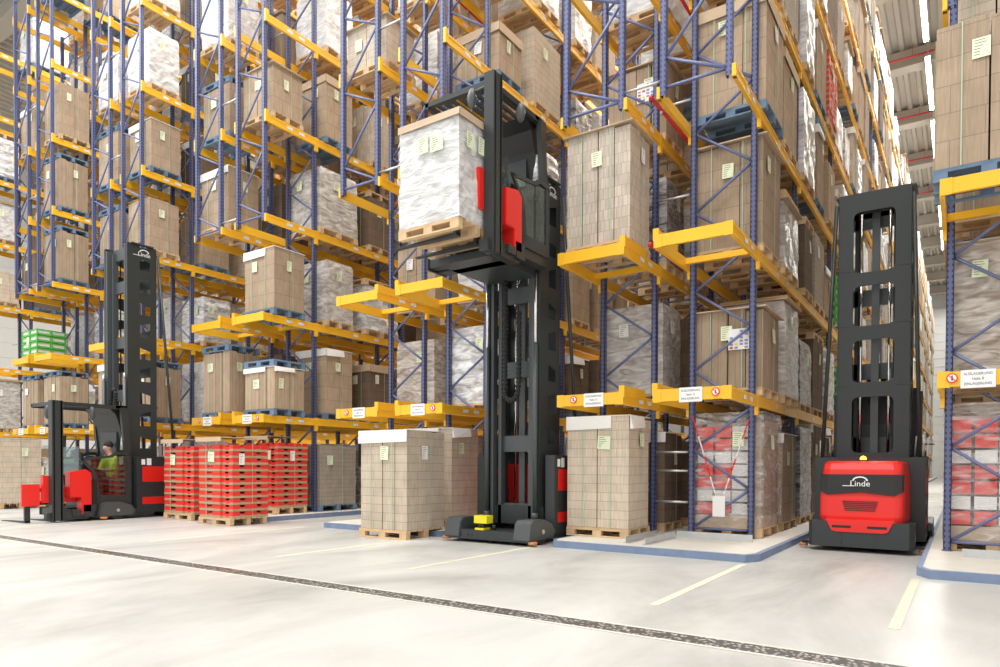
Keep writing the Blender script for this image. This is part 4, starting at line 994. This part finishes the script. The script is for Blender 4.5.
    w = MB().prism([(-.05, .34 + Lz), (.10, .34 + Lz), (.12, 1.05 + Lz), (-.26, 1.20 + Lz), (-.30, 1.12 + Lz), (-.08, .95 + Lz)], 'x', -.62, .62); q(w, 'dashboard', 'black')
    q(MB().box(-.60, .60, -.34, -.325, .95 + Lz, 1.55 + Lz), 'windscreen', 'glass')
    w = MB().box(.10, .42, -.20, -.17, 1.22 + Lz, 1.42 + Lz, 0).box(.12, .40, -.17, -.168, 1.24 + Lz, 1.40 + Lz, 1).bar((.26, -.18, 1.1 + Lz), (.26, -.18, 1.25 + Lz), .03); q(w, 'monitor', ['black', 'screen'])
    w = MB().box(-.24, .24, .28, .62, .60 + Lz, .68 + Lz).box(-.22, .22, .54, .62, .68 + Lz, 1.25 + Lz).box(-.1, .1, .4, .55, .34 + Lz, .60 + Lz); q(w, 'operator_seat', 'seat', .02)
    q(MB().prism([(.64, 1.3 + Lz), (.72, 1.3 + Lz), (.70, 2.42 + Lz), (.30, 2.42 + Lz), (.46, 2.28 + Lz), (.56, 2.0 + Lz)], 'x', -.58, .50), 'rear_shell', 'black')
    w = MB().tube([(.5, .62, 1.5 + Lz), (.5, .62, 1.95 + Lz)], [.07, .02], 8); q(w, 'folded_cover', 'film_s')
    # --- load handler in front of cab
    tr = MB().box(-.70, .74, -.52, -.34, .12 + Lz, .24 + Lz).box(-.70, .74, -.30, -.10, .10 + Lz, .20 + Lz).box(-.74, -.70, -.54, -.08, .09 + Lz, .26 + Lz).build('traverse_frame', 'anth', t)
    for x0, x1 in ((-.2, .35),): MB().box(x0, x1, -.5, -.12, .20 + Lz, .27 + Lz).build('swivel_base', 'black', tr)
    w = MB().box(.56, .70, -.98, -.18, .05 + Lz, .20 + Lz).box(.50, .72, -.30, -.05, .2 + Lz, .34 + Lz).prism([(-.78, .05 + Lz), (-.5, .2 + Lz), (-.78, .42 + Lz)], 'x', .58, .68); w.build('handler_arm', 'anth', t)
    w = MB()
    w.prism([(-.56, .50 + Lz), (-.56, 1.02 + Lz), (-.24, 1.08 + Lz), (-.14, 1.0 + Lz), (-.14, .14 + Lz), (-.34, .14 + Lz), (-.34, .50 + Lz)], 'x', .50, .72); w.build('red_shroud', 'red', t, bevel=.01)
    w = MB().box(.52, .70, -.13, -.02, .12 + Lz, .86 + Lz)
    for i in range(5): w.tube([(.66, -.16, .2 + .14 * i + Lz), (.69, -.16, .2 + .14 * i + Lz)], .035, 8)
    w.build('hydraulic_block', 'black', t)
    w = MB()
    w.box(.58, .74, -.90, -.85, .04 + Lz, 2.47 + Lz); w.box(.58, .74, -.74, -.69, .04 + Lz, 2.47 + Lz); w.box(.68, .74, -.87, -.71, .04 + Lz, 2.47 + Lz); w.box(.58, .62, -.87, -.71, 2.35 + Lz, 2.47 + Lz)
    am = w.build('handler_mast', 'anth', t)
    MB().tube([(.62, -.79, .1 + Lz), (.62, -.79, 2.1 + Lz)], .02, 8).build('mast_rod', 'chrome', am)
    cz = Lz + clift
    w = MB().box(.44, .49, -1.34, -1.02, .34, .78).box(.46, .58, -1.0, -.88, .40, .95).box(.44, .49, -.66, -.30, .40, .72)
    ca = w.build('fork_carriage', 'red', t, (0, 0, cz - Lz + Lz))
    MB().box(.38, .42, -1.30, -.62, .36, .44).box(.38, .42, -1.30, -.62, .62, .70).build('carriage_bar', 'black', ca)
    for y in (-1.2, -.74):
        MB().box(.33, .38, y - .05, y + .05, .02, .72).quadbox([(.38, y - .05, .0), (-.76, y - .04, .0), (-.76, y + .04, .0), (.38, y + .05, .0), (.38, y - .05, .045), (-.76, y - .04, .012), (-.76, y + .04, .012), (.38, y + .05, .045)]).build('fork', 'anth', ca)
    return t
TL = (-15.82, 7.20, 0); TM = (-6.0, 8.50, 0); TR = (-1.17, 13.55, 0)
ML, MC_ = 4.05, .22
truck('red and black forklift at left with lowered cab and seated driver', TL, 0, 0, 0, 6.1)
truck('middle forklift, cab raised high, holding a wrapped pallet load', TM, 0, ML, MC_)
truck('red forklift seen from behind, driving into the right aisle', TR, pi, 0, 1.6, 5.52)
person('driver in hi-vis vest seated in the left forklift cab looking down', (TL[0] + .25, TL[1] + .46, .05))
person('operator sitting in the raised cab of the middle forklift', (TM[0] + .10, TM[1] + .22, ML + .05), hair='orangehair')
q1 = pallet(TM[0] + .02, TM[1] - .98, ML + MC_ + .03, 'w', True, 'wooden pallet lifted on the forks of the middle truck')
# pallet boards rest on the forks
q2 = load(TM[0] + .02, TM[1] - .98, ML + MC_ + .03 + .146, 'film_w', 1.4, 'tall white film wrapped load held up by middle truck', 1, 'kraftcap', labels=4, seed=2, drop=.09)
q1.scale.y = q2.scale.y = .72

# ------------------------------------------------------------------ chains and paper on the corner bay
x0 = -3.55
def chain(x_a, z_a, x_b, z_b, lab):
    w = MB(); n = 12
    for i in range(n):
        a = Vector((x_a + (x_b - x_a) * i / n, 10.63, z_a + (z_b - z_a) * i / n)); b_ = Vector((x_a + (x_b - x_a) * (i + 1) / n, 10.63, z_a + (z_b - z_a) * (i + 1) / n))
        w.tube([a, b_], .011, 6, (i // 3) % 2)
    tag(w.build('barrier_chain', ['red', 'white']), lab, 'chain', 'red and white chains on the corner bay')
chain(-3.52, 1.98, -3.14, .72, 'red and white chain hanging from left post of the corner bay')
chain(-2.66, 1.90, -3.04, .72, 'red and white chain hanging from right post of the corner bay')
tag(MB().box(-3.19, -3.0, 10.61, 10.615, .42, .74).build('paper_sheet', 'paperw'), 'white paper sheet hung from red and white chains on corner bay', 'sheet')
# protective stripe labels on posts, fire extinguisher far away
t = thing('fire_extinguisher', 'tiny red fire extinguisher on the far end wall of the right aisle', 'extinguisher', (-.75, 88.3, .9))
MB().tube([(0, 0, 0), (0, 0, .9)], [.16, .16], 14).build('cylinder', 'red', t); MB().tube([(0, 0, .9), (0, 0, 1.1)], .05, 8).build('valve', 'black', t)

# ------------------------------------------------------------------ lights
M['tube'] = mat('light_tube', (1, 1, 1), .5, emit=(1, .97, .93), es=22)
def aisle_lamps(x, first, label, ys):
    for k, y in enumerate(ys):
        t = thing('ceiling_light', f'{label}, {NTH[k]} from the front', 'light', (x, y, 18.7), 'tube lights above the aisles')
        MB().box(-.10, .10, 0, 5.2, .05, .10).build('housing', 'white', t)
        MB().tube([(-.05, .02, .02), (-.05, 5.18, .02)], .03, 8).tube([(.05, .02, .02), (.05, 5.18, .02)], .03, 8).build('tube', 'tube', t)
        w = MB()
        for yy in (.4, 4.8): w.tube([(0, yy, .14), (0, yy, 1.2)], .012, 5)
        w.build('hanger', 'galv', t)
aisle_lamps(-1.40, 14, 'long bright tube light above the right aisle', [15.1 + 6.5 * i for i in range(8)])
def area(name, loc, rot, sx, sy, power, col=(1, 1, 1)):
    l = D.lights.new(name, 'AREA'); l.shape = 'RECTANGLE'; l.size = sx; l.size_y = sy; l.energy = power; l.color = col
    o = D.objects.new(name, l); C.objects.link(o); o.location = loc; o.rotation_euler = rot; return o
for i, b in enumerate(('Z', 'A2', 'A', 'B', 'C', 'D')):
    xc = XR[b] - 2.55 - 1.18
    if b == 'D': area('aisle_lamp', (xc, 49, 18.5), (0, 0, 0), 1.6, 74, 4800, (1, .97, .92))
    else: area('aisle_lamp', (xc, 31, 18.5), (0, 0, 0), 1.6, 42, 2500, (1, .97, .92))
for x in (-26, -15, -4): area('front_fill', (x, 3.0, 18.5), (R(-8), 0, 0), 8, 6, 1700, (1, .99, .97))  # soft fill panels added out of view to brighten floor and rack fronts
wd = D.worlds.new('world'); bpy.context.scene.world = wd; wd.use_nodes = True
wd.node_tree.nodes['Background'].inputs[0].default_value = (1, .985, .96, 1); wd.node_tree.nodes['Background'].inputs[1].default_value = 1.0

# ------------------------------------------------------------------ camera
cd = D.cameras.new('camera'); cam = D.objects.new('camera', cd); C.objects.link(cam); bpy.context.scene.camera = cam
th, pt, ro = .595, -.014, .004
r_ = Vector((cos(th), sin(th), 0)); f0 = Vector((-sin(th), cos(th), 0)); u0 = Vector((0, 0, 1))
fw = f0 * cos(pt) + u0 * sin(pt); up = u0 * cos(pt) - f0 * sin(pt)
ex = r_ * cos(ro) + up * sin(ro); ey = -r_ * sin(ro) + up * cos(ro)
m = Matrix((ex, ey, -fw)).transposed().to_4x4(); m.translation = Vector((0, 0, 1.2)); cam.matrix_world = m
cd.sensor_fit = 'HORIZONTAL'; cd.sensor_width = 36; cd.lens = 36 * .682661; cd.shift_x = .0006; cd.shift_y = .1412; cd.clip_end = 200; cd.clip_start = .05
sc = bpy.context.scene
sc.view_settings.view_transform = 'Standard'; sc.view_settings.look = 'None'; sc.view_settings.exposure = 0.22; sc.view_settings.gamma = 1.0
sc.cycles.use_denoising = True; sc.cycles.max_bounces = 8; sc.cycles.transparent_max_bounces = 12; sc.cycles.use_adaptive_sampling = True
